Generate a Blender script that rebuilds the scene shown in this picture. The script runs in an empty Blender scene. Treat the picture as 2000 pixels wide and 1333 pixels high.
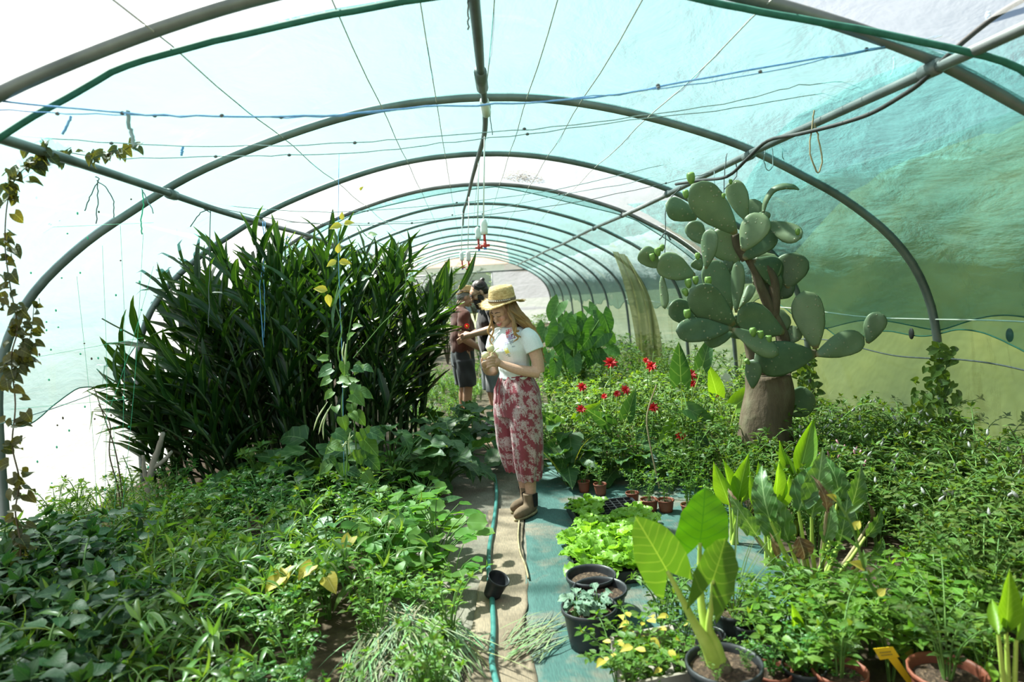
import bpy, math, random
import numpy as np
from mathutils import Matrix, Vector
random.seed(7); RNG = np.random.default_rng(7)
SC = bpy.context.scene
COL = SC.collection

# ------------------------------------------------------------------ camera
F = 1333.0; VPX, VPY = 912.0, 564.0; CAMH = 1.66; ROLL = math.radians(4.0)
_d = np.array([(VPX-1000)/F, (666.5-VPY)/F, -1.0]); _d /= np.linalg.norm(_d)
_u = np.array([-math.sin(ROLL), math.cos(ROLL), 0.0]); _u -= _d*(_u@_d); _u /= np.linalg.norm(_u)
CM = np.stack([np.cross(_d, _u), _d, _u], 1)          # world -> camera
cam_d = bpy.data.cameras.new('camera'); cam = bpy.data.objects.new('camera', cam_d); COL.objects.link(cam)
cam_d.sensor_width = 36.0; cam_d.lens = 36.0*F/2000.0; cam_d.clip_end = 300
cam.matrix_world = Matrix.Translation((0, 0, CAMH)) @ Matrix([list(r) for r in CM.T]).to_4x4()
cam_d.dof.use_dof = True; cam_d.dof.focus_distance = 4.9; cam_d.dof.aperture_fstop = 1.9
SC.camera = cam
vs = SC.view_settings
vs.view_transform = 'Standard'; vs.look = 'None'; vs.exposure = 0.05; vs.gamma = 1.0; vs.use_curve_mapping = False

# ------------------------------------------------------------------ sky and sun
world = bpy.data.worlds.new('sky'); SC.world = world; world.use_nodes = True
wn = world.node_tree.nodes; wl = world.node_tree.links
bg = wn['Background']
sky = wn.new('ShaderNodeTexSky'); sky.sky_type = 'NISHITA'; sky.sun_disc = False
SUN_EL, SUN_DIR = math.radians(54), Vector((-0.80, 0.60, 0)).normalized()
sky.sun_elevation = SUN_EL; sky.sun_rotation = math.atan2(SUN_DIR.x, SUN_DIR.y)
sky.dust_density = 3.0; sky.air_density = 1.0
wl.new(sky.outputs[0], bg.inputs[0]); bg.inputs[1].default_value = 0.14
sun_d = bpy.data.lights.new('sun', 'SUN'); sun_o = bpy.data.objects.new('sun', sun_d); COL.objects.link(sun_o)
sun_d.energy = 36.0; sun_d.angle = math.radians(2.2); sun_d.color = (1.0, 0.955, 0.87)
tosun = Vector((SUN_DIR.x*math.cos(SUN_EL), SUN_DIR.y*math.cos(SUN_EL), math.sin(SUN_EL)))
sun_o.rotation_euler = tosun.to_track_quat('Z', 'Y').to_euler(); sun_o.location = tosun*40
SC.cycles.max_bounces = 7; SC.cycles.transparent_max_bounces = 12
SC.cycles.transmission_bounces = 4; SC.cycles.diffuse_bounces = 3; SC.cycles.glossy_bounces = 2
SC.cycles.sample_clamp_indirect = 6.0; SC.cycles.caustics_reflective = False; SC.cycles.caustics_refractive = False

# ------------------------------------------------------------------ helpers
def ray(px, py):
    return CM.T @ np.array([(px-1000)/F, (666.5-py)/F, -1.0])
def at(px, py, Y):                                   # the point at depth Y seen at a photo pixel
    w = ray(px, py); return w*(Y/w[1]) + np.array([0, 0, CAMH])
def gnd(px, py, z=0.0):                              # the point at height z
    w = ray(px, py); return w*((z-CAMH)/w[2]) + np.array([0, 0, CAMH])
def rnd(a, b): return random.uniform(a, b)
def nrm(v):
    v = np.asarray(v, float); return v/max(np.linalg.norm(v), 1e-9)

def smoothpath(pts, n=6):
    P = np.asarray(pts, float)
    if len(P) < 3: 
        return np.array([P[0]+(P[-1]-P[0])*t for t in np.linspace(0, 1, n+1)])
    Q = np.vstack([2*P[0]-P[1], P, 2*P[-1]-P[-2]]); out = []
    for i in range(1, len(Q)-2):
        for t in np.linspace(0, 1, n, endpoint=False):
            a, b, c, d = Q[i-1], Q[i], Q[i+1], Q[i+2]
            out.append(.5*((2*b)+(-a+c)*t+(2*a-5*b+4*c-d)*t*t+(-a+3*b-3*c+d)*t**3))
    out.append(P[-1]); return np.array(out)

def tube(pts, r, n=8, cap=True, flat=None, up=None):
    """v, f of a tube; r a number or one per point; flat = (a, b) radius factors"""
    P = np.asarray(pts, float); m = len(P)
    R = np.full(m, r) if np.isscalar(r) else np.interp(np.linspace(0, 1, m), np.linspace(0, 1, len(r)), r)
    T = np.gradient(P, axis=0); T /= np.maximum(np.linalg.norm(T, axis=1)[:, None], 1e-9)
    u = np.array(up, float) if up is not None else (np.array([0, 0, 1.]) if abs(T[0][2]) < .9 else np.array([1., 0, 0]))
    V = []; a = np.linspace(0, 2*np.pi, n, endpoint=False); ca, sa = np.cos(a), np.sin(a)
    fa, fb = flat or (1, 1)
    for i in range(m):
        x = nrm(np.cross(u, T[i])); u = np.cross(T[i], x)
        V.append(P[i]+R[i]*(fa*ca[:, None]*x+fb*sa[:, None]*u))
    V = np.vstack(V); Fc = []
    for i in range(m-1):
        for j in range(n):
            k = (j+1) % n
            Fc.append((i*n+j, i*n+k, (i+1)*n+k, (i+1)*n+j))
    if cap:
        Fc.append(tuple(range(n-1, -1, -1))); Fc.append(tuple((m-1)*n+j for j in range(n)))
    return V, Fc

def lathe(prof, n=20, a0=0, cx=0, cy=0):
    V = []; Fc = []; a = np.linspace(0, 2*np.pi, n, endpoint=False)
    for r, z in prof:
        V.append(np.stack([cx+r*np.cos(a), cy+r*np.sin(a), np.full(n, z)], 1))
    for i in range(len(prof)-1):
        for j in range(n):
            k = (j+1) % n; Fc.append((i*n+j, i*n+k, (i+1)*n+k, (i+1)*n+j))
    return np.vstack(V), Fc

def ellipsoid(c, r, nu=12, nv=8, M=None):
    V = []; Fc = []
    for i in range(nv+1):
        t = np.pi*i/nv
        for j in range(nu):
            p = 2*np.pi*j/nu
            V.append((r[0]*np.sin(t)*np.cos(p), r[1]*np.sin(t)*np.sin(p), -r[2]*np.cos(t)))
    for i in range(nv):
        for j in range(nu):
            k = (j+1) % nu; Fc.append((i*nu+j, i*nu+k, (i+1)*nu+k, (i+1)*nu+j))
    V = np.array(V)
    if M is not None: V = V @ np.asarray(M).T
    return V+np.asarray(c), Fc

def boxvf(lo, hi):
    x0, y0, z0 = lo; x1, y1, z1 = hi
    V = np.array([(x0,y0,z0),(x1,y0,z0),(x1,y1,z0),(x0,y1,z0),(x0,y0,z1),(x1,y0,z1),(x1,y1,z1),(x0,y1,z1)], float)
    return V, [(0,3,2,1),(4,5,6,7),(0,1,5,4),(1,2,6,5),(2,3,7,6),(3,0,4,7)]

class MB:
    def __init__(s): s.V = []; s.F = []; s.U = []; s.C = []; s.n = 0; s.M = []
    def add(s, vf, uv=None, col=(1, 1, 1), mat=0, T=None):
        v, f = vf[0], vf[1]
        if uv is None and len(vf) > 2: uv = vf[2]
        v = np.asarray(v, float)
        if T is not None: v = v @ T[0].T + T[1]
        s.V.append(v); k = s.n; s.n += len(v)
        s.F.extend([tuple(i+k for i in q) for q in f]); s.M.extend([mat]*len(f))
        s.U.append(np.zeros((len(v), 2)) if uv is None else uv)
        c = np.asarray(col, float); s.C.append(np.tile(c, (len(v), 1)) if c.ndim == 1 else c)
        return s
    def mesh(s, name, mats, smooth=True):
        me = bpy.data.meshes.new(name)
        me.from_pydata(np.vstack(s.V).tolist(), [], s.F)
        for m in (mats if isinstance(mats, (list, tuple)) else [mats]): me.materials.append(m)
        if isinstance(mats, (list, tuple)) and len(mats) > 1: me.polygons.foreach_set('material_index', s.M)
        nl = len(me.loops); li = np.empty(nl, np.int32); me.loops.foreach_get('vertex_index', li)
        uv = me.uv_layers.new(name='UVMap'); uv.data.foreach_set('uv', np.vstack(s.U)[li].astype(np.float32).ravel())
        ca = me.color_attributes.new('Col', 'FLOAT_COLOR', 'POINT')
        c = np.ones((s.n, 4), np.float32); c[:, :3] = np.vstack(s.C); ca.data.foreach_set('color', c.ravel())
        if smooth: me.polygons.foreach_set('use_smooth', [True]*len(me.polygons))
        me.update(); return me
    def build(s, name, mats, parent=None, smooth=True):
        return obj(name, s.mesh(name, mats, smooth), parent)

def obj(name, me, parent=None, M=None):
    o = bpy.data.objects.new(name, me); COL.objects.link(o)
    if parent is not None: o.parent = parent
    if M is not None: o.matrix_local = M
    return o
def tag(o, label=None, cat=None, group=None, kind=None):
    if label: o['label'] = label
    if cat: o['category'] = cat
    if group: o['group'] = group
    if kind: o['kind'] = kind
    return o
def empty(name, loc, label, cat, group=None, rz=0.0):
    o = bpy.data.objects.new(name, None); COL.objects.link(o); o.empty_display_size = .1
    o.location = [float(c) for c in loc]; o.rotation_euler = (0, 0, rz)
    return tag(o, label, cat, group)
def frame(p, d, n, s=1.0, sx=None):
    """matrix: local +Y along d, local +Z near n, origin p"""
    y = nrm(d); x = nrm(np.cross(y, n)); z = np.cross(x, y)
    sx = s if sx is None else sx
    return Matrix(((x[0]*sx, y[0]*s, z[0]*s, p[0]), (x[1]*sx, y[1]*s, z[1]*s, p[1]), (x[2]*sx, y[2]*s, z[2]*s, p[2]), (0, 0, 0, 1)))
def RT(p, d, n, s=1.0, sx=None):
    y = nrm(d); x = nrm(np.cross(y, n)); z = np.cross(x, y); sx = s if sx is None else sx
    return np.stack([x*sx, y*s, z*s], 1), np.asarray(p, float)
def loc(o, M):                                        # place a part given in world space under a root that only translates
    o.matrix_local = Matrix.Translation(-o.parent.location) @ M; return o

# ------------------------------------------------------------------ materials
def newmat(name):
    m = bpy.data.materials.new(name); m.use_nodes = True
    nt = m.node_tree; b = nt.nodes['Principled BSDF']; return m, nt, b
def N(nt, t, **kw):
    n = nt.nodes.new(t)
    for k, v in kw.items():
        if k.startswith('i_'):
            key = k[2:]; n.inputs[int(key) if key.isdigit() else key].default_value = v
        else: setattr(n, k, v)
    return n
def ramp(nt, src, stops):
    r = nt.nodes.new('ShaderNodeValToRGB'); e = r.color_ramp.elements
    while len(e) < len(stops): e.new(.5)
    for q, (p, c) in zip(e, stops): q.position = p; q.color = (c[0], c[1], c[2], 1)
    nt.links.new(src, r.inputs[0]); return r
def noise(nt, scale, detail=4, rough=.55, coord='Object', dist=0.0, mapping=None):
    tc = nt.nodes.new('ShaderNodeTexCoord'); n = N(nt, 'ShaderNodeTexNoise', i_Scale=scale, i_Detail=detail, i_Roughness=rough, i_Distortion=dist)
    src = tc.outputs[coord]
    if mapping:
        mp = N(nt, 'ShaderNodeMapping'); mp.inputs['Scale'].default_value = mapping; nt.links.new(src, mp.inputs[0]); src = mp.outputs[0]
    nt.links.new(src, n.inputs['Vector']); return n
def bump(nt, b, src, strength=.3, dist=.01):
    k = N(nt, 'ShaderNodeBump', i_Strength=strength, i_Distance=dist); nt.links.new(src, k.inputs['Height']); nt.links.new(k.outputs[0], b.inputs['Normal']); return k

def mat_noise(name, stops, scale=8, rough=.7, detail=5, metal=0, bstr=.0, bdist=.01, mapping=None, coord='Object', spec=.4, dist=0.0):
    m, nt, b = newmat(name); n = noise(nt, scale, detail, coord=coord, mapping=mapping, dist=dist)
    r = ramp(nt, n.outputs[0], stops); nt.links.new(r.outputs[0], b.inputs['Base Color'])
    b.inputs['Roughness'].default_value = rough; b.inputs['Metallic'].default_value = metal
    b.inputs['Specular IOR Level'].default_value = spec
    if bstr: bump(nt, b, n.outputs[0], bstr, bdist)
    return m
def mat_col(name, rough=.8, bscale=0, bstr=.3, spec=.3, sheen=0, tint=None):
    """base colour from the mesh's own colour layer (printed cloth, painted things), fine grain on it"""
    m, nt, b = newmat(name); a = N(nt, 'ShaderNodeVertexColor', layer_name='Col')
    n = noise(nt, bscale or 60, 4); mx = N(nt, 'ShaderNodeMix', data_type='RGBA', blend_type='MULTIPLY', i_0=.35)
    r = ramp(nt, n.outputs[0], [(.25, (.6, .6, .6)), (.75, (1.15, 1.15, 1.15))])
    nt.links.new(a.outputs[0], mx.inputs[6]); nt.links.new(r.outputs[0], mx.inputs[7]); nt.links.new(mx.outputs[2], b.inputs['Base Color'])
    b.inputs['Roughness'].default_value = rough; b.inputs['Specular IOR Level'].default_value = spec
    if sheen: b.inputs['Sheen Weight'].default_value = sheen
    if bscale: bump(nt, b, n.outputs[0], bstr, .004)
    return m

def leafmat(name, ca, cb, vein=None, veinw=.06, nside=7, trans=.35, rough=.42, tcol=None, sidevein=.5, spec=.45, blotch=None):
    """leaf: colour varies per leaf and over the blade, pale midrib and side veins by UV, light passes through"""
    ca = tuple(c*.84 for c in ca); cb = tuple(c*.88 for c in cb); m, nt, b = newmat(name); L = nt.links
    oi = N(nt, 'ShaderNodeObjectInfo'); at_ = N(nt, 'ShaderNodeVertexColor', layer_name='Col')
    ns = noise(nt, 14, 3); 
    ad = N(nt, 'ShaderNodeMath', operation='MULTIPLY_ADD', i_1=.55, i_2=-.12); L.new(oi.outputs['Random'], ad.inputs[0])
    ad2 = N(nt, 'ShaderNodeMath', operation='MULTIPLY_ADD', i_1=.7); L.new(ns.outputs[0], ad2.inputs[0]); L.new(ad.outputs[0], ad2.inputs[2])
    cr = ramp(nt, ad2.outputs[0], [(.15, ca), (.85, cb)])
    mul = N(nt, 'ShaderNodeMix', data_type='RGBA', blend_type='MULTIPLY', i_0=1.0); L.new(cr.outputs[0], mul.inputs[6]); L.new(at_.outputs[0], mul.inputs[7])
    col = mul.outputs[2]
    uv = N(nt, 'ShaderNodeUVMap', uv_map='UVMap'); sx = N(nt, 'ShaderNodeSeparateXYZ'); L.new(uv.outputs[0], sx.inputs[0])
    if vein:
        ab = N(nt, 'ShaderNodeMath', operation='ABSOLUTE'); L.new(sx.outputs[0], ab.inputs[0])
        mr = N(nt, 'ShaderNodeMapRange', i_1=veinw, i_2=veinw*.3, i_3=0.0, i_4=1.0); L.new(ab.outputs[0], mr.inputs[0])
        k1 = N(nt, 'ShaderNodeMath', operation='MULTIPLY_ADD', i_1=-.35); L.new(ab.outputs[0], k1.inputs[0]); L.new(sx.outputs[1], k1.inputs[2])
        k2 = N(nt, 'ShaderNodeMath', operation='MULTIPLY', i_1=float(nside)); L.new(k1.outputs[0], k2.inputs[0])
        k3 = N(nt, 'ShaderNodeMath', operation='FRACT'); L.new(k2.outputs[0], k3.inputs[0])
        k4 = N(nt, 'ShaderNodeMath', operation='SUBTRACT', i_1=.5); L.new(k3.outputs[0], k4.inputs[0])
        k5 = N(nt, 'ShaderNodeMath', operation='ABSOLUTE'); L.new(k4.outputs[0], k5.inputs[0])
        m2 = N(nt, 'ShaderNodeMapRange', i_1=.09, i_2=.02, i_3=0.0, i_4=sidevein); L.new(k5.outputs[0], m2.inputs[0])
        mxm = N(nt, 'ShaderNodeMath', operation='MAXIMUM'); L.new(mr.outputs[0], mxm.inputs[0]); L.new(m2.outputs[0], mxm.inputs[1])
        vm = N(nt, 'ShaderNodeMix', data_type='RGBA'); L.new(mxm.outputs[0], vm.inputs[0]); L.new(col, vm.inputs[6]); vm.inputs[7].default_value = (*vein, 1)
        col = vm.outputs[2]
        bk = bump(nt, b, mxm.outputs[0], .35, .004)
    if blotch:
        n2 = noise(nt, 9, 5); r2 = ramp(nt, n2.outputs[0], [(.5, (0, 0, 0)), (.62, (1, 1, 1))])
        vb = N(nt, 'ShaderNodeMix', data_type='RGBA'); L.new(r2.outputs[0], vb.inputs[0]); L.new(col, vb.inputs[6]); vb.inputs[7].default_value = (*blotch, 1); col = vb.outputs[2]
    L.new(col, b.inputs['Base Color']); b.inputs['Roughness'].default_value = rough; b.inputs['Specular IOR Level'].default_value = spec
    tr = N(nt, 'ShaderNodeBsdfTranslucent'); tm = N(nt, 'ShaderNodeMix', data_type='RGBA', blend_type='MULTIPLY', i_0=1.0)
    L.new(col, tm.inputs[6]); tm.inputs[7].default_value = (*(tcol or (2.1, 1.75, .55)), 1); L.new(tm.outputs[2], tr.inputs[0])
    ms = N(nt, 'ShaderNodeMixShader', i_0=trans); L.new(b.outputs[0], ms.inputs[1]); L.new(tr.outputs[0], ms.inputs[2])
    L.new(ms.outputs[0], nt.nodes['Material Output'].inputs[0]); return m

G_DARK = ((.012, .045, .010), (.032, .10, .018))
M = {}
M['ginger'] = leafmat('ginger_leaf', (.008, .033, .010), (.025, .078, .017), (.10, .21, .06), .05, 0.0, .22, .33, tcol=(3.0, 2.3, .5), sidevein=0)
M['yacon'] = leafmat('yacon_leaf', (.028, .085, .022), (.06, .15, .035), (.16, .26, .10), .035, 5, .28, .5, sidevein=.35)
M['weed'] = leafmat('weed_leaf', (.06, .15, .018), (.155, .285, .042), (.14, .30, .10), .05, 6, .38, .45, sidevein=.25)
M['weed2'] = leafmat('grassy_weed_leaf', (.075, .18, .03), (.17, .31, .07), (.20, .36, .15), .06, 0.0, .42, .34, sidevein=0, spec=.6)
M['basil'] = leafmat('basil_leaf', (.05, .16, .030), (.09, .24, .05), (.15, .32, .11), .05, 6, .35, .33, sidevein=.3)
M['dark'] = leafmat('nightshade_leaf', (.018, .068, .024), (.04, .12, .035), (.09, .19, .08), .035, 6, .3, .45, sidevein=.3)
M['sweet'] = leafmat('sweet_potato_leaf', (.03, .10, .03), (.075, .19, .045), (.18, .30, .13), .04, 4, .35, .4, sidevein=.35)
M['nasturtium'] = leafmat('nasturtium_leaf', (.06, .19, .025), (.12, .30, .035), (.22, .40, .12), .03, 0.0, .45, .5, sidevein=0)
M['lettuce'] = leafmat('lettuce_leaf', (.20, .42, .030), (.34, .60, .07), (.48, .68, .22), .05, 6, .42, .38, tcol=(1.4, 1.3, .6), sidevein=.3)
M['kale'] = leafmat('kale_leaf', (.10, .20, .13), (.20, .32, .21), (.35, .45, .34), .06, 5, .2, .55, tcol=(1.2, 1.4, .8))
M['ear'] = leafmat('elephant_ear_leaf', (.045, .145, .008), (.065, .19, .012), (.030, .115, .012), .026, 7, .55, .34, tcol=(1.6, 1.45, .35), sidevein=.75)
M['ear_under'] = leafmat('elephant_ear_underside', (.085, .19, .020), (.11, .235, .030), (.25, .36, .08), .03, 7, .45, .5, tcol=(1.35, 1.25, .4), sidevein=.45)
M['taro'] = leafmat('taro_leaf', (.028, .11, .018), (.075, .21, .035), (.14, .28, .09), .035, 6, .32, .4, sidevein=.5)
M['canna'] = leafmat('canna_leaf', (.15, .31, .018), (.24, .43, .035), (.36, .58, .12), .045, 9, .5, .35, tcol=(1.7, 1.5, .45), sidevein=.2)
M['chard'] = leafmat('horseradish_leaf', (.055, .15, .03), (.13, .26, .07), (.26, .40, .17), .06, 7, .28, .38, sidevein=.5)
M['withered'] = leafmat('withered_leaf', (.12, .07, .035), (.26, .17, .08), (.32, .26, .16), .05, 6, .2, .8, tcol=(1.3, 1.1, .8), blotch=(.19, .25, .10))
M['lime'] = leafmat('lime_leaf', (.075, .18, .02), (.17, .33, .045), (.26, .44, .12), .05, 5, .42, .45, sidevein=.25)
M['herb'] = leafmat('herb_leaf', (.05, .11, .016), (.14, .225, .04), (.18, .32, .10), .05, 5, .36, .5, sidevein=.2)
M['bush'] = leafmat('dahlia_leaf', (.038, .098, .012), (.105, .20, .028), (.18, .33, .09), .05, 5, .4, .45, sidevein=.2)
M['yellow'] = leafmat('yellow_leaf', (.62, .50, .05), (.74, .64, .12), (.85, .75, .25), .05, 5, .4, .5, tcol=(1.1, 1.0, .5), sidevein=.2)
M['olive'] = leafmat('climber_leaf', (.028, .045, .012), (.12, .105, .02), (.22, .24, .10), .05, 5, .35, .5, sidevein=.25)
M['petal'] = leafmat('red_petal', (.52, .012, .016), (.72, .03, .03), None, trans=.25, rough=.5, tcol=(1.2, .6, .5))
M['hay'] = leafmat('cut_grass_blade', (.17, .26, .11), (.34, .42, .24), None, trans=.2, rough=.6, tcol=(1.1, 1.1, .7))
M['tree'] = leafmat('tree_leaf', (.02, .06, .012), (.06, .14, .03), None, trans=.3, rough=.5)
M['stem'] = mat_noise('green_stem', [(.3, (.06, .15, .03)), (.7, (.15, .27, .06))], 12, .5)
M['palestem'] = mat_noise('pale_stem', [(.3, (.30, .44, .06)), (.7, (.46, .58, .12))], 9, .42)
M['cane'] = mat_noise('cane_stem', [(.3, (.02, .05, .012)), (.7, (.06, .10, .028))], 10, .5)
M['drystem'] = mat_noise('dry_stem', [(.3, (.20, .15, .08)), (.7, (.42, .34, .20))], 14, .8)
M['brownstem'] = mat_noise('climber_stem', [(.3, (.06, .045, .03)), (.7, (.14, .10, .06))], 14, .8)
M['pod'] = mat_noise('bean_pod', [(.3, (.52, .56, .26)), (.7, (.72, .72, .45))], 16, .5)
M['wood'] = mat_noise('weathered_wood', [(.25, (.17, .14, .115)), (.75, (.40, .35, .30))], 9, .85, mapping=(1, 1, .15), bstr=.5)
M['pipe'] = mat_noise('galvanised_pipe', [(.3, (.10, .12, .12)), (.7, (.19, .215, .21))], 5, .45, metal=.4, bstr=.05)
M['pvc'] = mat_noise('dark_pipe', [(.3, (.045, .055, .055)), (.7, (.10, .12, .12))], 5, .5)
M['white'] = mat_noise('white_plastic', [(.3, (.66, .68, .66)), (.7, (.80, .81, .79))], 9, .45)
M['redp'] = mat_noise('red_plastic', [(.3, (.42, .03, .03)), (.7, (.55, .06, .05))], 9, .4)
M['bluep'] = mat_noise('blue_plastic', [(.3, (.03, .12, .45)), (.7, (.06, .2, .6))], 9, .4)
M['twine'] = mat_noise('blue_twine', [(.3, (.10, .32, .70)), (.7, (.25, .50, .82))], 30, .8)
M['tealtwine'] = mat_noise('teal_twine', [(.3, (.16, .27, .29)), (.7, (.32, .43, .44))], 30, .8)
M['darktwine'] = mat_noise('dark_twine', [(.3, (.06, .075, .085)), (.7, (.15, .165, .17))], 30, .8)
M['whitecord'] = mat_noise('white_cord', [(.3, (.62, .64, .60)), (.7, (.80, .80, .76))], 30, .8)
M['wire'] = mat_noise('roof_wire', [(.3, (.36, .36, .33)), (.7, (.62, .61, .57))], 30, .6)
M['greennet'] = mat_noise('green_netting', [(.3, (.03, .42, .24)), (.7, (.10, .60, .36))], 30, .6)
M['cable'] = mat_noise('black_cable', [(.3, (.018, .018, .02)), (.7, (.05, .048, .045))], 12, .55)
M['hose'] = mat_noise('green_hose', [(.3, (.03, .145, .13)), (.7, (.07, .23, .205))], 16, .4)
M['potblack'] = mat_noise('black_plastic', [(.3, (.014, .016, .018)), (.7, (.035, .038, .042))], 14, .42, bstr=.05)
M['potred'] = mat_noise('terracotta_plastic', [(.3, (.17, .050, .028)), (.7, (.27, .085, .05))], 9, .55)
M['potsoil'] = mat_noise('potting_soil', [(.3, (.022, .014, .009)), (.55, (.085, .052, .032)), (.78, (.24, .16, .10))], 70, .95, bstr=.9, bdist=.02)
M['tagyellow'] = mat_noise('yellow_plastic', [(.3, (.78, .50, .015)), (.7, (.90, .62, .03))], 5, .45)
M['ink'] = mat_noise('faded_ink', [(.3, (.20, .15, .04)), (.7, (.36, .27, .07))], 40, .8)
# ------------------------------------------------------------------ the tunnel's cross-section (x from its centre line, z)
TX = 0.10
PROF = np.array([(0,2.95),(.4,2.93),(.8,2.87),(1.2,2.77),(1.6,2.64),(1.95,2.50),(2.3,2.31),(2.6,2.13),(2.9,1.89),(3.1,1.65),(3.22,1.4),(3.28,1.15),(3.31,.8),(3.33,.4),(3.35,-.05)])
_half = smoothpath(PROF, 4)
_arc = np.vstack([_half[::-1]*[-1, 1], _half[1:]])
_len = np.concatenate([[0], np.cumsum(np.linalg.norm(np.diff(_arc, axis=0), axis=1))]); ARC = _len[-1]
def prof(s, off=0.0):                                 # s: 0 (base at -x) .. 1 (base at +x); off: outward
    d = np.asarray(s)*ARC
    x = np.interp(d, _len, _arc[:, 0]); z = np.interp(d, _len, _arc[:, 1])
    e = .02; x1 = np.interp(d+e, _len, _arc[:, 0]); z1 = np.interp(d+e, _len, _arc[:, 1]); x0 = np.interp(d-e, _len, _arc[:, 0]); z0 = np.interp(d-e, _len, _arc[:, 1])
    tx, tz = x1-x0, z1-z0; l = np.hypot(tx, tz)+1e-9
    return TX+x-tz/l*off, z+tx/l*off
def s_of_x(dx):                                       # s on the upper arc at x = TX+dx
    i = np.argmin(np.abs(_half[:, 0]-abs(dx))); s = .5+_len[len(_half)-1+i]/ARC-.5
    return s if dx >= 0 else 1-s
HOOPS = [-3.05, -1.1, .88, 2.86, 4.75, 6.70, 8.65, 10.6, 12.55, 14.5, 16.45, 18.4, 20.35, 22.3, 24.25, 26.2, 28.0]
def fbm(x, y, seed=0, k=7):
    r = np.random.default_rng(seed); o = np.zeros(np.broadcast(x, y).shape); a = 1.0; f = 1.0
    for i in range(k):
        t = r.uniform(0, 2*np.pi); o = o+a*np.sin(f*(x*np.cos(t)+y*np.sin(t))+r.uniform(0, 6.3)+1.3*np.sin(f*.6*(y*np.cos(t)-x*np.sin(t))+r.uniform(0, 6))); a *= .68; f *= 1.55
    return o/2.4

def filmmat(name, tr, colr, stain=0.0, tcol=(.93, .97, .97), wr=.25):
    m, nt, b = newmat(name); L = nt.links
    n = noise(nt, .8, 6, .6, dist=.6, mapping=(1, .5, 2.2)); r = ramp(nt, n.outputs[0], [(.35, tuple(c*.90 for c in colr)), (.65, colr)])
    n2 = noise(nt, 1.6, 8, .7, dist=.8, mapping=(1, 2.2, .35)); st = ramp(nt, n2.outputs[0], [(.585, (0, 0, 0)), (.70, (stain,)*3)])
    mx = N(nt, 'ShaderNodeMix', data_type='RGBA'); L.new(st.outputs[0], mx.inputs[0]); L.new(r.outputs[0], mx.inputs[6]); mx.inputs[7].default_value = (.30, .27, .12, 1)
    tp = N(nt, 'ShaderNodeBsdfTransparent'); tp.inputs[0].default_value = (*tcol, 1)
    tl = N(nt, 'ShaderNodeBsdfTranslucent'); L.new(mx.outputs[2], tl.inputs[0])
    b.inputs['Roughness'].default_value = .32; L.new(mx.outputs[2], b.inputs['Base Color'])
    wn_ = noise(nt, 3.0, 5, .6, dist=.35, mapping=(1, .6, 1.6)); bump(nt, b, wn_.outputs[0], wr, .10)
    bp = [x for x in nt.nodes if x.type == 'BUMP'][0]; L.new(bp.outputs[0], tl.inputs[1])
    m1 = N(nt, 'ShaderNodeMixShader', i_0=.74); L.new(b.outputs[0], m1.inputs[1]); L.new(tl.outputs[0], m1.inputs[2])
    m2 = N(nt, 'ShaderNodeMixShader', i_0=tr); L.new(m1.outputs[0], m2.inputs[1]); L.new(tp.outputs[0], m2.inputs[2])
    if stain:
        k = N(nt, 'ShaderNodeMath', operation='MULTIPLY_ADD', i_1=-tr*.8, i_2=tr); L.new(st.outputs[0], k.inputs[0]); L.new(k.outputs[0], m2.inputs[0])
    L.new(m2.outputs[0], nt.nodes['Material Output'].inputs[0]); return m
M['film'] = filmmat('milky_film', .64, (.34, .36, .355), .25)
M['film_old'] = filmmat('old_side_film', .42, (.155, .175, .148), .55, tcol=(.93, .95, .86), wr=.3)
M['film_side'] = filmmat('milky_side_film', .14, (.235, .245, .268), .15)
M['net'] = filmmat('teal_shade_net', .58, (.10, .295, .288), 0, tcol=(.82, .93, .93), wr=.8)
M['hem'] = mat_noise('net_hem', [(.3, (.01, .09, .065)), (.7, (.025, .15, .11))], 20, .8)

def sheet(name, s0, s1, ns, y0, y1, ny, off, mat, fn=None):
    s = np.linspace(s0, s1, ns); y = np.linspace(y0, y1, ny); S, Y = np.meshgrid(s, y)
    hs = np.array(HOOPS); i = np.clip(np.searchsorted(hs, Y)-1, 0, len(hs)-2)
    t = np.clip((Y-hs[i])/(hs[i+1]-hs[i]), 0, 1); sag = np.sin(np.pi*t)**1.3
    o = off-.035*sag
    if fn is not None: o = o+fn(S, Y, sag)
    X, Z = prof(S, o); V = np.stack([X, Y, Z], -1).reshape(-1, 3)
    q = np.arange((ny-1)*(ns)).reshape(ny-1, ns)[:, :-1].ravel()
    Fc = [(a, a+1, a+ns+1, a+ns) for a in q.tolist()]
    uv = np.stack([S, Y], -1).reshape(-1, 2)
    return MB().add((V, Fc, uv)).build(name, mat)
SP = (s_of_x(-2.35), s_of_x(2.35))
wr_r = lambda S, Y, g: g*(.022*fbm(Y*3.2+S*30, S*26-Y*1.5, 3)+.012*fbm(Y*9, S*60, 5))
wr_l = lambda S, Y, g: g*(.012*fbm(Y*3+S*20, S*22, 8))
OFF = .036
tag(sheet('ceiling', SP[0], SP[1], 44, -3.05, 28.0, 260, OFF, M['film'], wr_l), kind='structure')
tag(sheet('wall_left', -.002, SP[0], 30, -3.05, 28.0, 300, OFF, M['film_side'], wr_l), kind='structure')
tag(sheet('wall_right', SP[1], 1.002, 44, -3.05, 8.65, 170, OFF, M['film_old'], wr_r), kind='structure')
M['film_far'] = filmmat('stained_far_film', .18, (.39, .44, .43), .75, wr=.3)
tag(sheet('wall_right_far', SP[1], 1.002, 44, 8.65, 28.0, 260, OFF, M['film_far'], wr_r), kind='structure')

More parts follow.
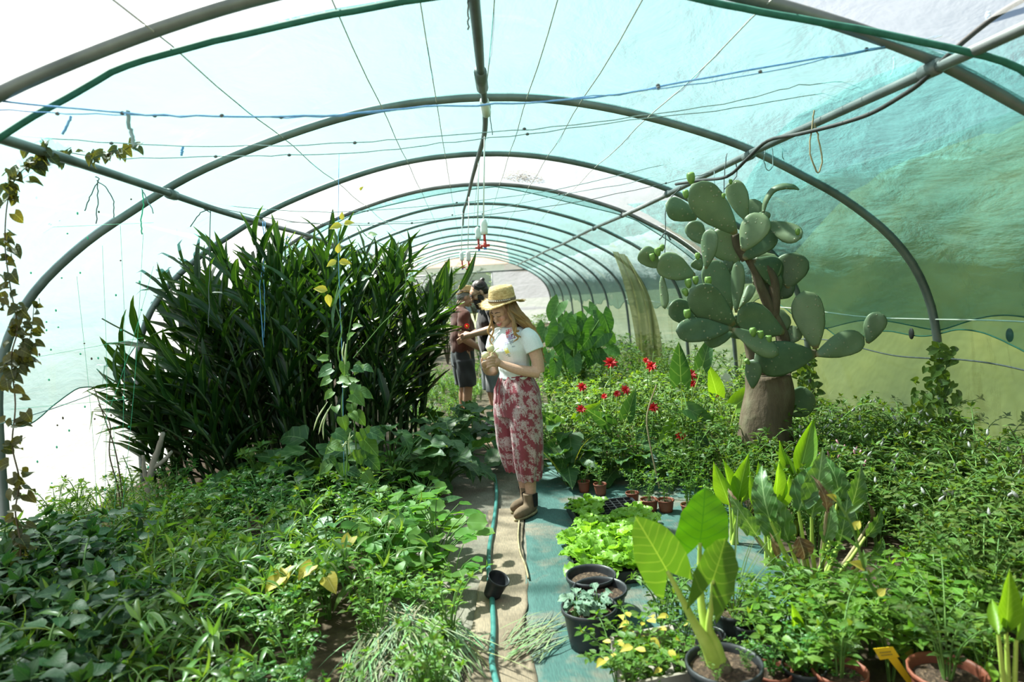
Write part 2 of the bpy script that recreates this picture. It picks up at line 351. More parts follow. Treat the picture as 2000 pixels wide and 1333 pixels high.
# the shade net: lies under the film between the hoops, lower edge looped up in waves
def netpiece(y0, y1, ny, label, wave, shift=(0, 0, 0, 0, 0)):
    ns = 110; y = np.linspace(y0, y1, ny); V = []; U = []
    for k, yy in enumerate(y):
        i = max(0, min(len(HOOPS)-2, int(np.searchsorted(HOOPS, yy))-1)); t = (yy-HOOPS[i])/(HOOPS[i+1]-HOOPS[i])
        dip = .045*math.sin(math.pi*t)+.02*math.sin(yy*5.3+1)
        sl = .117+wave*(.012*math.sin(yy*2.1)+.008*math.sin(yy*4.7))-dip*.25; sr = 1-(.108+wave*(.006*math.sin(yy*2.6+2)+.004*math.sin(yy*6.1)))
        s = np.linspace(sl, sr, ns); g = math.sin(math.pi*t)**1.2
        edge = math.exp(-((yy-y0)/.10)**2)
        o = .016-g*(.045+.030*fbm(yy*2.5+s*26, s*34-yy*1.1, 11)+.012*fbm(yy*8+s*20, s*70, 13))-edge*(.05+.06*np.abs(np.sin(s*ARC*1.7)))
        sh = np.interp(s, [.1, .3, .5, .7, .9], shift)*max(0, 1-(yy-y0)/1.5)
        x, z = prof(s, o); V.append(np.stack([x, yy+sh, z], 1)); U.append(np.stack([s, np.full(ns, yy)], 1))
    Fc = [(r*ns+c, r*ns+c+1, (r+1)*ns+c+1, (r+1)*ns+c) for r in range(ny-1) for c in range(ns-1)]
    o = MB().add((np.vstack(V), Fc, np.vstack(U))).build('shade_net', M['net'])
    tag(o, label, 'shade net')
    e = V[0].copy(); hm = MB(); hm.add(tube(e, .014 if y0 < 5 else .006, 6)); hm.build('hem', M['hem'], o)
    h2 = MB(); h2.add(tube(np.array([r[-1] for r in V]), .005, 5)); h2.build('hem', M['hem'], o)
    h3 = MB(); h3.add(tube(np.array([r[0] for r in V]), .005, 5)); h3.build('hem', M['hem'], o)
    return o
netpiece(3.02, 6.72, 120, 'teal shade net stretched under the nearest bays of the tunnel roof', 1.0, (-.06, -.05, -.12, -.42, -.50))
netpiece(8.62, 27.6, 150, 'teal shade net under the roof bays beyond the cactus', 1.0)

# a second layer of the same net, hung loosely in folds down the cactus side
def netfold():
    ns, ny = 70, 150; V = []
    for yy in np.linspace(2.45, 8.2, ny):
        i = max(0, min(len(HOOPS)-2, int(np.searchsorted(HOOPS, yy))-1)); t = (yy-HOOPS[i])/(HOOPS[i+1]-HOOPS[i]); g = math.sin(math.pi*min(max(t, 0), 1))**1.5
        s = np.linspace(.705+.02*math.sin(yy*1.3), .895+.010*math.sin(yy*2.2+1)-.02*g, ns); q = (s-s[0])/(s[-1]-s[0])
        o = .022-g*(.075+.045*fbm(yy*2.0+s*40, s*46-yy*2.2, 17)+.025*fbm(yy*6+s*60, s*90-yy*4, 19))*np.sin(np.pi*np.clip(q*.9+.05, 0, 1))
        x, z = prof(s, o); V.append(np.stack([x, np.full(ns, yy), z], 1))
    Fc = [(r*ns+c, r*ns+c+1, (r+1)*ns+c+1, (r+1)*ns+c) for r in range(ny-1) for c in range(ns-1)]
    o = MB().add((np.vstack(V), Fc)).build('shade_net', M['net']); tag(o, 'loose second layer of teal net in folds behind the cactus', 'shade net')
    MB().add(tube(np.array([r[-1] for r in V]), .005, 5)).build('hem', M['hem'], o)
netfold()

# ------------------------------------------------------------------ ground inside, ground outside, bank
M['soil'] = mat_noise('dark_soil', [(.25, (.030, .020, .012)), (.5, (.085, .058, .036)), (.75, (.17, .125, .08))], 9, .95, detail=9, bstr=.9, bdist=.05)
xs = np.linspace(-3.3, 3.5, 90); ys = np.linspace(-3, 28, 300); X, Y = np.meshgrid(xs, ys)
bed = np.clip((np.abs(X-.55)-1.0)/.6, 0, 1)
Z = .025*fbm(X*5, Y*5, 21)*(.25+bed)+.04*bed-.02-.005*(1-bed)
V = np.stack([X, Y, Z], -1).reshape(-1, 3)
tag(MB().add((V, [(r*90+c, r*90+c+1, (r+1)*90+c+1, (r+1)*90+c) for r in range(299) for c in range(89)])).build('floor', M['soil']), kind='structure')
M['meadow'] = mat_noise('meadow', [(.3, (.06, .095, .035)), (.55, (.12, .15, .065)), (.75, (.20, .20, .11))], .9, .95, detail=6)
xs = np.linspace(-60, 60, 61); ys = np.linspace(-40, 90, 66); X, Y = np.meshgrid(xs, ys)
Z = -.12+.05*fbm(X*.5, Y*.5, 4)*np.clip((np.abs(X)-4)/4, 0, 1)
V = np.stack([X, Y, Z], -1).reshape(-1, 3)
tag(MB().add((V, [(r*61+c, r*61+c+1, (r+1)*61+c+1, (r+1)*61+c) for r in range(65) for c in range(60)])).build('ground', M['meadow']), kind='structure')
M['bank'] = mat_noise('bank_scrub', [(.3, (.022, .042, .010)), (.5, (.05, .074, .017)), (.75, (.10, .118, .029))], .55, .95, detail=5, bstr=.6, bdist=.3)
xs = np.linspace(0, 1, 14); ys = np.linspace(-12, 11, 60); S, Y = np.meshgrid(xs, ys)
X = 4.1+S*6; Z = -.15+(3.6*np.sqrt(np.clip(S*1.6, 0, 1)))+.35*fbm(X*1.3, Y*1.1, 31)*np.clip(S*4, 0, 1)
V = np.stack([X, Y, Z], -1).reshape(-1, 3)
tag(MB().add((V, [(r*14+c, r*14+c+1, (r+1)*14+c+1, (r+1)*14+c) for r in range(59) for c in range(13)])).build('hill', M['bank']), kind='structure')

# path cloths
def cloth(name, left, right, ys, mat, z, label=None, kind=None, cat=None, nx=16, amp=.006, seed=1):
    V = []; ny = 60; yy = np.linspace(ys[0], ys[1], ny)
    yl, xl = np.array(left).T; yr, xr = np.array(right).T
    a = np.interp(yy, yl, xl)+.012*fbm(yy*9, yy*0, seed); b = np.interp(yy, yr, xr)+.02*fbm(yy*7, yy*0, seed+1)
    T = np.linspace(0, 1, nx); X = a[:, None]+(b-a)[:, None]*T; Yg = np.repeat(yy[:, None], nx, 1)
    Zt = z+amp*fbm(X*14, Yg*9, seed+5); Zb = Zt-.012
    V = np.vstack([np.stack([X, Yg, Zt], -1).reshape(-1, 3), np.stack([X, Yg, Zb], -1).reshape(-1, 3)]); n = nx*ny; Fc = []
    for r in range(ny-1):
        for c in range(nx-1):
            q = r*nx+c; Fc.append((q, q+1, q+nx+1, q+nx)); Fc.append((n+q, n+q+nx, n+q+nx+1, n+q+1))
        Fc.append((r*nx, (r+1)*nx, n+(r+1)*nx, n+r*nx)); k = r*nx+nx-1; Fc.append((k, n+k, n+k+nx, k+nx))
    o = MB().add((V, Fc)).build(name, mat); tag(o, label, cat, None, kind); return o
def clothmat(name, base, dirt, weave, lo=.48, hi=.66):
    m, nt, b = newmat(name); L = nt.links
    n = noise(nt, 2.6, 8, .65, dist=.4); r = ramp(nt, n.outputs[0], [(lo, base), (hi, dirt)])
    w = noise(nt, 60, 2, .5, mapping=(4, .35, 1)); r2 = ramp(nt, w.outputs[0], [(.35, (.72, .72, .72)), (.65, weave)])
    mx = N(nt, 'ShaderNodeMix', data_type='RGBA', blend_type='MULTIPLY', i_0=.8); L.new(r.outputs[0], mx.inputs[6]); L.new(r2.outputs[0], mx.inputs[7])
    L.new(mx.outputs[2], b.inputs['Base Color']); b.inputs['Roughness'].default_value = .85; bump(nt, b, w.outputs[0], .3, .004); return m
M['teal'] = clothmat('teal_ground_cloth', (.040, .108, .098), (.17, .145, .11), (1.25, 1.2, 1.15))
M['beige'] = clothmat('beige_cloth', (.28, .215, .15), (.13, .095, .062), (1.15, 1.12, 1.08), .40, .72)
M['grey'] = clothmat('grey_cloth', (.22, .195, .155), (.11, .08, .055), (1.1, 1.1, 1.1), .42, .7)
tag(cloth('path', [(2, -.62), (4, -.55), (6.4, -.55), (12, -.5)], [(2, .4), (6.4, .5), (12, .5)], (1.8, 6.7), M['grey'], -.004, seed=2), kind='structure')
cloth('ground_cloth', [(1.8, .14), (3.2, .18), (4.0, .24), (5.2, .34), (6.2, .40)], [(1.8, 1.25), (2.8, 1.45), (3.5, 1.7), (5, 1.9), (6.2, 1.8)], (1.9, 6.2), M['teal'], .012, 'worn teal woven ground cloth beside the path under the lettuce trays', None, 'ground cloth', nx=30, seed=3)
cloth('path_runner', [(1.8, -.20), (3.2, -.10), (4.2, .02), (5.0, .05)], [(1.8, .14), (3.2, .18), (4.0, .23), (5.0, .30)], (2.0, 4.95), M['beige'], .016, 'worn beige cloth runner along the middle of the path', None, 'runner', seed=9, amp=.005)

# ------------------------------------------------------------------ hoops and long pipes
HLAB = ['steel hoop behind the viewer', 'steel hoop over the viewer', 'steel hoop just overhead', 'thick blurred steel hoop crossing the top corners',
 'steel hoop arching right above the woman', 'second full steel hoop, its leg beside the ginger clump', 'third steel hoop, just past the dirt patch on the roof film',
 'fourth steel hoop over the roof beyond the dirt patch', 'fifth steel hoop down the tunnel', 'sixth steel hoop, above the hanging sprinklers', 'seventh steel hoop down the tunnel', 'eighth steel hoop down the tunnel',
 'ninth steel hoop down the tunnel', 'tenth steel hoop down the tunnel', 'eleventh steel hoop down the tunnel', 'last steel hoop before the end gable', 'end hoop of the tunnel around the gable film']
for y, lab in zip(HOOPS, HLAB):
    if y < 2: continue
    s = np.linspace(-.005, 1.005, 90); j = rnd(-.02, .02) if y > 8 else 0
    x, z = prof(s, 0); P = np.stack([x, y+j*np.sin(s*3), z], 1)
    tag(MB().add(tube(P, .029 if y < 8 else .026, 12)).build('hoop_pipe', M['pipe']), lab, 'hoop', 'steel hoops of the tunnel')
def longpipe(name, pts, r, mat, label, cat='pipe', n=10, k=5):
    return tag(MB().add(tube(smoothpath(pts, k), r, n)).build(name, mat), label, cat)
xr, zr = prof(s_of_x(1.93), -.045); xl, zl = prof(s_of_x(-2.02), -.05)
pr = longpipe('purlin_pipe', [(xr, y, zr-.01*math.sin(y)) for y in np.arange(.6, 28, 1.0)], .024, M['pipe'], 'long steel purlin pipe running above the cactus')
pl = longpipe('purlin_pipe', [(xl+(.0 if y < 6 else min(.12, (y-6)*.02)), y, zl-.01*math.sin(y*1.3)) for y in np.arange(.6, 28, 1.0)], .024, M['pipe'], 'long steel purlin pipe on the sunlit side above the ginger')
for q, xx, zz in ((pr, xr, zr), (pl, xl, zl)):
    for y in HOOPS[3:9]:
        MB().add(tube([(xx, y-.05, zz), (xx, y+.05, zz)], .034, 10)).build('clamp', M['pipe'], q)
ridge = [gnd(px_, py_, 2.84) for px_, py_ in ((922,-60),(926,0),(933,70),(940,150))]+[gnd(947,205,2.80), gnd(946,262,2.80), gnd(933,310,2.82), gnd(922,350,2.83), gnd(914,385,2.84), gnd(905,415,2.84), gnd(904,440,2.84)]
rg = longpipe('ridge_pipe', ridge, [.026, .025, .025, .02, .019, .02, .02, .02, .02, .02], M['pvc'], 'dark irrigation pipe slung under the ridge of the roof', 'pipe')
MB().add(tube([gnd(938, 140, 2.84), gnd(942, 172, 2.83)], .036, 12)).build('coupling', M['pipe'], rg)
MB().add(tube([gnd(946, 198, 2.80), gnd(950, 222, 2.77)], .03, 10)).build('elbow', M['white'], rg)

# roof wires along the tunnel, under the film
WL = {273: 'first from the sunlit side', 650: 'second from the sunlit side', 820: 'third from the sunlit side, before the ridge', 966: 'close beside the ridge pipe', 1088: 'next past the ridge on the cactus side', 1254: 'midway between ridge and cactus purlin', 1501: 'nearest the cactus purlin'}
for px, py in ((273, 33), (650, 0), (820, 0), (966, 0), (1088, 0), (1254, 0), (1501, 0)):
    w = ray(px, py); k = w[0]/w[2]; best = min(np.linspace(.05, .95, 800), key=lambda s: abs((prof(s, -.01)[0])-(prof(s, -.01)[1]-CAMH)*k)+(0 if prof(s)[1] > 1.8 else 9))
    x, z = prof(best, -.006)
    tag(MB().add(tube([(x, y, z-.03*math.sin(math.pi*((y-2.86) % 1.95)/1.95)) for y in np.arange(1.0, 26, .5)], .0035, 5)).build('roof_wire', M['wire']),
        'thin roof wire running lengthwise under the film, ' + WL[px], 'wire', 'wires stretched along the roof')

def line(name, pts, r, mat, label, cat, n=5, k=5, wob=0.0):
    P = smoothpath(pts, k)
    if wob: P = P+RNG.normal(0, wob, P.shape)
    return tag(MB().add(tube(P, r, n)).build(name, mat), label, cat)
tw = [([(-5,196),(250,221),(420,226),(640,226),(830,208),(1000,202),(1160,190),(1300,167),(1560,120),(1760,90),(1840,70)], 2.88, .0042, 'twine', 'bright blue twine stretched across the roof, topmost'),
 ([(-5,215),(130,222),(300,226),(560,229),(700,222),(850,206)], 2.92, .0025, 'twine', 'pale blue twine sagging from the sunlit side to the ridge pipe'),
 ([(1120,192),(1300,172),(1500,140),(1700,96),(1832,70)], 2.86, .0025, 'twine', 'blue twine doubled up with the bright one near the purlin'),
 ([(40,266),(230,280),(450,286),(690,279),(850,266),(1040,252),(1240,228),(1450,195),(1560,168),(1672,158)], 3.38, .0026, 'tealtwine', 'teal twine across the roof, second below the bright blue one'),
 ([(240,310),(420,306),(560,303),(720,296),(860,280),(1030,262),(1230,235),(1400,215),(1560,190),(1645,174)], 3.55, .0026, 'tealtwine', 'knotted teal twine across the roof, third below the bright blue one'),
 ([(330,382),(470,405),(600,413),(720,412),(900,396),(1080,372),(1240,335),(1350,310),(1420,282)], 5.9, .0028, 'tealtwine', 'thin twine between the purlins in front of the second hoop'),
 ([(560,435),(720,436),(900,420),(1100,380),(1230,358),(1330,330)], 6.6, .0028, 'tealtwine', 'thin twine just behind the second hoop'),
 ([(380,395),(520,425),(650,440),(800,436),(960,418),(1130,394),(1300,358),(1385,338)], 5.3, .0026, 'darktwine', 'dark thin twine sloping up to the purlin near the cable')]
for pts, Y, r, m, lab in tw:
    o = line('cross_twine', [at(p[0], p[1], Y) for p in pts], r, M[m], lab, 'twine', wob=.0025)
    for p in random.sample(pts[1:-1], min(3, len(pts)-2)):
        MB().add(ellipsoid(at(p[0]+rnd(-20, 20), p[1], Y), (.010, .008, .008), 6, 5)).build('knot', M['darktwine'], o)

# black cable along the purlin
line('power_cable', [at(2040,-22,2.3), at(1965,18,2.45), at(1905,62,2.6), at(1850,110,2.75), at(1800,160,2.9), at(1760,188,3.05), at(1700,222,3.3), at(1630,245,3.55), at(1560,262,3.85), at(1500,275,4.2), at(1460,310,4.4), at(1420,345,4.65), at(1370,352,5.1), at(1320,360,5.5)], .011, M['cable'], 'black power cable draped below the purlin towards the cactus', 'cable', 8)
# loose string ends
def strings(items, name='loose_string'):
    for pts, Y, r, m, lab in items:
        line(name, [at(p[0], p[1], Y) for p in pts], r, M[m], lab, 'string', wob=.002)
strings([([(250,218),(252,245),(258,268),(262,285)], 2.9, .008, 'tealtwine', 'frayed string end hanging from the twine above the sunlit purlin'),
 ([(138,226),(132,245),(122,262)], 2.92, .005, 'twine', 'short blue string end knotted at the edge of the twine'),
 ([(357,286),(356,295),(354,304)], 3.4, .006, 'twine', 'tiny blue tag end on the third twine'),
 ([(186,345),(192,352),(176,385),(165,413)], 3.85, .003, 'darktwine', 'string tail hanging from the purlin, curling outward'),
 ([(190,352),(191,390),(188,438)], 3.85, .003, 'darktwine', 'straight string tail hanging from the purlin beside the curling ones'),
 ([(190,352),(210,370),(222,400),(222,425)], 3.85, .003, 'darktwine', 'string tail hanging from the purlin, curving inward'),
 ([(278,372),(280,400),(275,430),(278,458)], 4.4, .004, 'greennet', 'green string bunch hanging at the hoop crossing'),
 ([(276,368),(290,395),(300,417)], 4.4, .0035, 'tealtwine', 'teal string tail at the hoop crossing'),
 ([(372,443),(392,415),(410,410),(398,408),(411,415)], 5.4, .004, 'darktwine', 'dark string bow tied under the purlin'),
 ([(411,412),(409,500),(408,600),(407,640)], 5.4, .0035, 'darktwine', 'long dark string hanging in front of the ginger tips'),
 ([(498,436),(500,480),(503,530)], 5.9, .003, 'darktwine', 'string hanging beside the second hoop crossing'),
 ([(514,432),(516,500),(508,560),(514,680)], 5.9, .004, 'twine', 'blue string hanging down over the ginger leaves'),
 ([(518,432),(515,520),(517,600),(516,660)], 5.9, .003, 'twine', 'second blue string over the ginger leaves'),
 ([(560,462),(568,470),(560,480),(554,470),(562,464)], 6.1, .003, 'twine', 'small curled blue string on the purlin'),
 ([(915,0),(914,30),(913,60)], 2.9, .004, 'darktwine', 'dark string end beside the ridge pipe'),
 ([(958,205),(958,230),(962,265)], 4.7, .003, 'darktwine', 'wire tail at the ridge pipe elbow'),
 ([(1590,215),(1588,240),(1582,300),(1598,337),(1606,310),(1598,270),(1592,240)], 3.75, .0045, 'drystem', 'dry knotted string loop hanging below the cable'),
 ([(1500,272),(1492,310),(1500,333),(1510,320),(1506,275)], 4.6, .0035, 'tealtwine', 'teal string loop hanging from the purlin'),
 ([(1510,270),(1525,285),(1530,312)], 4.6, .0035, 'tealtwine', 'teal string tail beside the hanging loop'),
 ([(1420,300),(1415,340),(1412,400)], 5.0, .004, 'darktwine', 'dark string loop by the hoop and purlin crossing'),
 ([(1436,310),(1438,345),(1415,370)], 5.0, .004, 'darktwine', 'second dark string loop by the hoop and purlin crossing'),
 ([(1395,335),(1398,400),(1393,440),(1398,472)], 5.0, .0025, 'tealtwine', 'fine string hanging in front of the big cactus pad'),
 ([(1330,365),(1302,400),(1300,450),(1298,500)], 5.3, .004, 'darktwine', 'dark wire hanging to the small cactus fruits'),
 ([(1288,468),(1300,455),(1310,470)], 5.3, .006, 'darktwine', 'dark knot of wire above the small cactus fruits'),
 ([(1745,112),(1748,128),(1740,150)], 3.6, .007, 'twine', 'blue string tied round the purlin above the cable'),
 ([(1930,25),(1932,40)], 2.7, .010, 'twine', 'blue band tied round the purlin near the corner')])
# white guy line along the cactus side, dark support wire lower down
xg, zg = 3.32, 1.17
line('guy_cord_line', [(TX+3.26, y, 1.22+.02*math.sin(y*2)) for y in np.arange(2.4, 15, .8)], .005, M['whitecord'], 'white cord stretched along the side film behind the cactus', 'cord')
line('side_wire', [(TX+3.27, y, .93+.025*math.sin(y*3.3)) for y in np.arange(2.4, 9, .35)], .006, M['darktwine'], 'dark sagging wire along the yellowish side film', 'wire')
for px, py in ((1780, 652), (1972, 655)):
    w = ray(px, py); p = w*((TX+3.28)/w[0])+np.array([0, 0, CAMH])
    tag(MB().add(ellipsoid(p, (.012, .03, .045), 10, 8)).build('net_weight', M['cable']), 'dark clip on the side wire, ' + ('nearer the cactus' if px < 1800 else 'farther from the cactus'), 'clip')
line('sunny_side_wire', [(TX-3.26, y, .98+.02*math.sin(y*2.2)) for y in np.arange(2.4, 9, .4)], .004, M['tealtwine'], 'thin wire along the sunlit side film', 'wire')

# dry dirt lying on the roof film, loose algae-stained sheet on the far side
dm = MB(); dc = gnd(1020, 338, 2.985)
for i in range(260):
    a = rnd(0, 6.28); q = rnd(0, 1)**.7; x = dc[0]+.24*q*math.cos(a); y = dc[1]+.42*q*math.sin(a); z = np.interp(abs(x-TX), PROF[:, 0], PROF[:, 1])+.045
    dm.add(boxvf((x-rnd(.004, .012), y-rnd(.004, .015), z), (x+rnd(.004, .012), y+rnd(.004, .015), z+.004)))
tag(dm.build('dirt_patch', mat_noise('dry_dirt', [(.3, (.16, .11, .05)), (.7, (.34, .25, .13))], 40, .9), smooth=False), 'brown patch of dry dirt lying on the roof film', 'dirt', kind='stuff')
M['algae'] = filmmat('algae_film', .22, (.30, .29, .13), .8, tcol=(.9, .9, .7), wr=.4)
lc = smoothpath([at(a, b, 9.9) for a, b in ((1196, 490), (1216, 540), (1232, 600), (1240, 650), (1246, 712))], 6); rc = smoothpath([at(a, b, 9.5) for a, b in ((1226, 500), (1262, 565), (1280, 620), (1288, 660), (1296, 712))], 6)
n_ = 16; T_ = np.linspace(0, 1, n_); V = np.array([[l+(r-l)*t+np.array([0, .07*math.sin(t*15+k*.15), 0]) for t in T_] for k, (l, r) in enumerate(zip(lc, rc))]).reshape(-1, 3)
tag(MB().add((V, [(r*n_+c, r*n_+c+1, (r+1)*n_+c+1, (r+1)*n_+c) for r in range(len(lc)-1) for c in range(n_-1)])).build('loose_film_sheet', M['algae']), 'loose hanging film sheet stained brown-green with algae on the far side', 'plastic film')

# hanging sprinklers
def sprinkler(px, top, py, Y, s, label):
    p = at(px, py, Y); t = at(px, top, Y); o = empty('hanging_sprinkler', p, label, 'sprinkler', 'sprinklers hanging from the ridge pipe')
    L = lambda *a: np.array(a)*s
    MB().add(tube([(0, 0, .16*s), tuple(t-p)], .006, 6)).build('tube', M['white'], o)
    w = MB(); w.add(lathe([(0, .05*s), (.024*s, .055*s), (.028*s, .08*s), (.026*s, .10*s), (.028*s, .12*s), (.026*s, .14*s), (.02*s, .165*s), (0, .17*s)], 12)); w.build('weight', M['white'], o)
    b = MB(); b.add(tube([(0, 0, .055*s), (0, 0, 0)], .010*s, 8)); b.add(tube([(-.035*s, 0, -.03*s), (.035*s, 0, -.03*s)], .010*s, 8)); b.add(tube([(0, 0, 0), (0, 0, -.045*s)], .012*s, 8)); b.build('nozzle_body', M['redp'], o)
    MB().add(lathe([(0, -.06*s), (.012*s, -.06*s), (.008*s, -.042*s), (0, -.042*s)], 10)).build('nozzle', M['bluep'], o)
sprinkler(947, 222, 472, 5.2, 1.0, 'nearer white and red sprinkler hanging on the long tube from the pipe elbow')
sprinkler(935, 305, 478, 6.3, .95, 'second white and red sprinkler hanging just behind the nearer one')
sprinkler(916, 385, 520, 8.4, 1.1, 'farther hanging sprinkler nearest the woman hat')
sprinkler(903, 415, 518, 9.6, 1.1, 'farther hanging sprinkler next to the ginger tips')

# ------------------------------------------------------------------ end gable, doorway, things beyond
Yg = 28.0; doorx0, doorx1, doorz = -1.1, 1.05, 2.28
def gable(poly, name):
    V = np.array([(x, Yg+.02, z) for x, z in poly]); return tag(MB().add((V, [tuple(range(len(poly)))])).build(name, M['film_side'] if 'low' in name else M['film'], smooth=False), kind='structure')
top = [(x, z) for x, z in zip(*prof(np.linspace(.02, .98, 60)))]
gable([(x, z) for x, z in top if z >= doorz], 'wall_gable_upper')
xlo, xhi = prof(.0)[0], prof(1.0)[0]
gable([(doorx1, 0), (xhi, 0)]+[(x, z) for x, z in top[::-1] if z < doorz and x > 0]+[(doorx1, doorz)], 'wall_gable_low')
gable([(xlo, 0), (doorx0, 0), (doorx0, doorz)]+[(x, z) for x, z in top[::-1] if z < doorz and x < 0], 'wall_gable_low_side')
dd = empty('door_frame', ((doorx0+doorx1)/2, Yg, 0), 'steel door frame in the far gable', 'door frame')
MB().add(tube([(-2.8, 0, doorz), (2.6, 0, doorz)], .03, 8)).build('crossbar', M['pipe'], dd)
for x in (doorx0, doorx1): MB().add(tube([(x-(doorx0+doorx1)/2, 0, 0), (x-(doorx0+doorx1)/2, 0, doorz)], .025, 8)).build('post', M['pipe'], dd)
M['housew'] = mat_noise('pale_render', [(.3, (.42, .45, .52)), (.7, (.52, .55, .62))], 2, .9)
M['tile'] = mat_noise('red_tile', [(.3, (.30, .10, .06)), (.7, (.45, .18, .11))], 5, .8)
M['dglass'] = mat_noise('dark_glass', [(.3, (.02, .03, .04)), (.7, (.06, .07, .08))], 2, .1)
hs = empty('house', (-2.2, 50, 0), 'pale house with a red roof beyond the far doorway', 'house')
MB().add(boxvf((-4, 0, -.1), (5, 6, 3.4))).build('house_wall', M['housew'], hs, False)
MB().add((np.array([(-4.4, -.4, 3.3), (5.4, -.4, 3.3), (5.4, 6.4, 3.3), (-4.4, 6.4, 3.3), (-4.4, 3, 5.2), (5.4, 3, 5.2)]), [(0, 1, 5, 4), (2, 3, 4, 5), (0, 4, 3), (1, 2, 5), (0, 3, 2, 1)])).build('house_roof', M['tile'], hs, False)
for x in (-2.5, .2, 2.6):
    w = MB().add(boxvf((x, -.04, 1.0), (x+.9, .05, 2.2))).build('house_window', M['dglass'], hs, False)
# ------------------------------------------------------------------ leaves
WPTS = {'ovate': [(0,.0),(.08,.42),(.2,.82),(.35,1),(.55,.86),(.75,.5),(.9,.2),(1,0)],
 'lance': [(0,.12),(.1,.55),(.25,.95),(.4,1),(.6,.8),(.8,.42),(.93,.14),(1,0)],
 'strap': [(0,.5),(.15,.85),(.35,1),(.6,.85),(.8,.5),(.93,.2),(1,0)],
 'heart': [(0,.66),(.1,.9),(.22,1),(.4,.93),(.6,.70),(.78,.42),(.92,.15),(1,0)],
 'ear': [(0,.7),(.1,.92),(.25,1),(.45,.96),(.65,.80),(.82,.52),(.94,.22),(1,0)],
 'round': [(0,.0),(.06,.5),(.2,.8),(.5,1),(.8,.8),(.94,.5),(1,0)],
 'hast': [(0,.10),(.06,.55),(.12,.98),(.22,.80),(.30,.90),(.42,.66),(.5,.72),(.65,.46),(.72,.46),(.86,.2),(1,0)],
 'frill': [(0,.18),(.15,.36),(.35,.62),(.55,.90),(.75,1),(.9,.86),(1,.45)],
 'spoon': [(0,.10),(.2,.14),(.35,.40),(.5,.85),(.65,1),(.82,.82),(.94,.42),(1,0)]}
def leaf(L, W, shape='ovate', nv=6, nu=1, droop=.5, cup=.18, wave=0.0, k=2.0, lobe=0.0, twist=0.0, ph=0.0, rise=0.0):
    t = np.linspace(0, 1, nv+1); u = np.linspace(-1, 1, 2*nu+1)
    wt, ww = np.array(WPTS[shape]).T; w = np.interp(t, wt, ww)*W/2
    th = rise-droop*t; y = np.concatenate([[0], np.cumsum(np.cos((th[1:]+th[:-1])/2)*L/nv)]); z = np.concatenate([[0], np.cumsum(np.sin((th[1:]+th[:-1])/2)*L/nv)])
    T, U = np.meshgrid(t, u, indexing='ij'); Wd = w[:, None]*np.ones_like(U)
    X = Wd*U; Y = y[:, None]-lobe*L*(1-T)**3*np.abs(U)**.8+0*U; Z = z[:, None]+cup*W*U**2*np.minimum(1, Wd/(W/2)+.2)
    if wave: Z = Z+wave*W*np.sin(2*np.pi*k*T+ph+1.7*np.sign(U))*np.abs(U)**1.5
    if twist: 
        a = twist*T; X, Z = X*np.cos(a)-(Z-z[:, None])*np.sin(a), z[:, None]+X*np.sin(a)+(Z-z[:, None])*np.cos(a)
    V = np.stack([X, Y, Z], -1).reshape(-1, 3); m = 2*nu+1
    Fc = [(a*m+b, a*m+b+1, (a+1)*m+b+1, (a+1)*m+b) for a in range(nv) for b in range(m-1)]
    uv = np.stack([U*Wd/(W/2), T], -1).reshape(-1, 2)
    return V, Fc, uv
def proj(p):
    c = CM @ (np.asarray(p, float)-np.array([0, 0, CAMH])); return 1000+F*c[0]/-c[2], 666.5-F*c[1]/-c[2]
def tint(a=.8, b=1.2): return np.array([rnd(a, b), rnd(a, b), rnd(a, b)*.95])

def gen_plant(h=.4, spread=.5, nst=5, nodes=6, L=.08, W=.04, shape='ovate', droop=.6, pair=2, r=.004, rise=.5, pet=.25, tip=1, nv=4, wave=0.0, cup=.15, lobe=0.0, bend=.5, low=.2, top=.7, tt=(.8, 1.2)):
    S = MB(); Lf = MB()
    for i in range(nst):
        a = 2*np.pi*(i+rnd(-.4, .4))/nst; hh = h*rnd(.65, 1.1); sp = spread*hh*rnd(.4, 1.1); d = np.array([math.cos(a), math.sin(a), 0])
        P = smoothpath([(0.01*d[0], .01*d[1], -.02), d*sp*.3+[0, 0, hh*.5], d*sp*(.6+bend*.4)+[0, 0, hh*.85], d*sp*(1+bend*.5)+[0, 0, hh*(1-bend*.12)]], 4)
        S.add(tube(P, [r*1.4, r, r*.5], 4, False))
        for k in range(nodes):
            t = low+(1-low)*(k+rnd(-.2, .2))/max(1, nodes-1); t = min(max(t, 0), 1); q = t*(len(P)-1); j = int(min(q, len(P)-2)); p = P[j]+(P[j+1]-P[j])*(q-j)
            ax = nrm(P[min(j+1, len(P)-1)]-P[j]); a0 = rnd(0, 6.28)
            for e in range(pair):
                b = a0+e*2*np.pi/pair; o = nrm(np.array([math.cos(b), math.sin(b), 0])); dd = nrm(o*math.cos(rise)+ax*math.sin(rise)+[0, 0, .1])
                sz = rnd(.7, 1.15)*(1-(1-top)*t)
                pl = pet*L*sz; p1 = p+dd*pl
                if pl > .012: S.add(tube([p, p1], r*.5, 3, False))
                Lf.add(leaf(L*sz, W*sz, shape, nv, 1, droop*rnd(.5, 1.5), cup, wave, 2, lobe, rnd(-.4, .4)), col=tint(*tt), T=RT(p1, dd, np.array([0, 0, 1])+RNG.normal(0, .25, 3)))
        if tip:
            for e in range(3):
                b = rnd(0, 6.28); dd = nrm([math.cos(b)*.6, math.sin(b)*.6, .8]); Lf.add(leaf(L*.55, W*.55, shape, 3, 1, droop*.6, .2), col=tint(.95, 1.35), T=RT(P[-1], dd, (d+np.array([0, 0, .4]))))
    return S, Lf
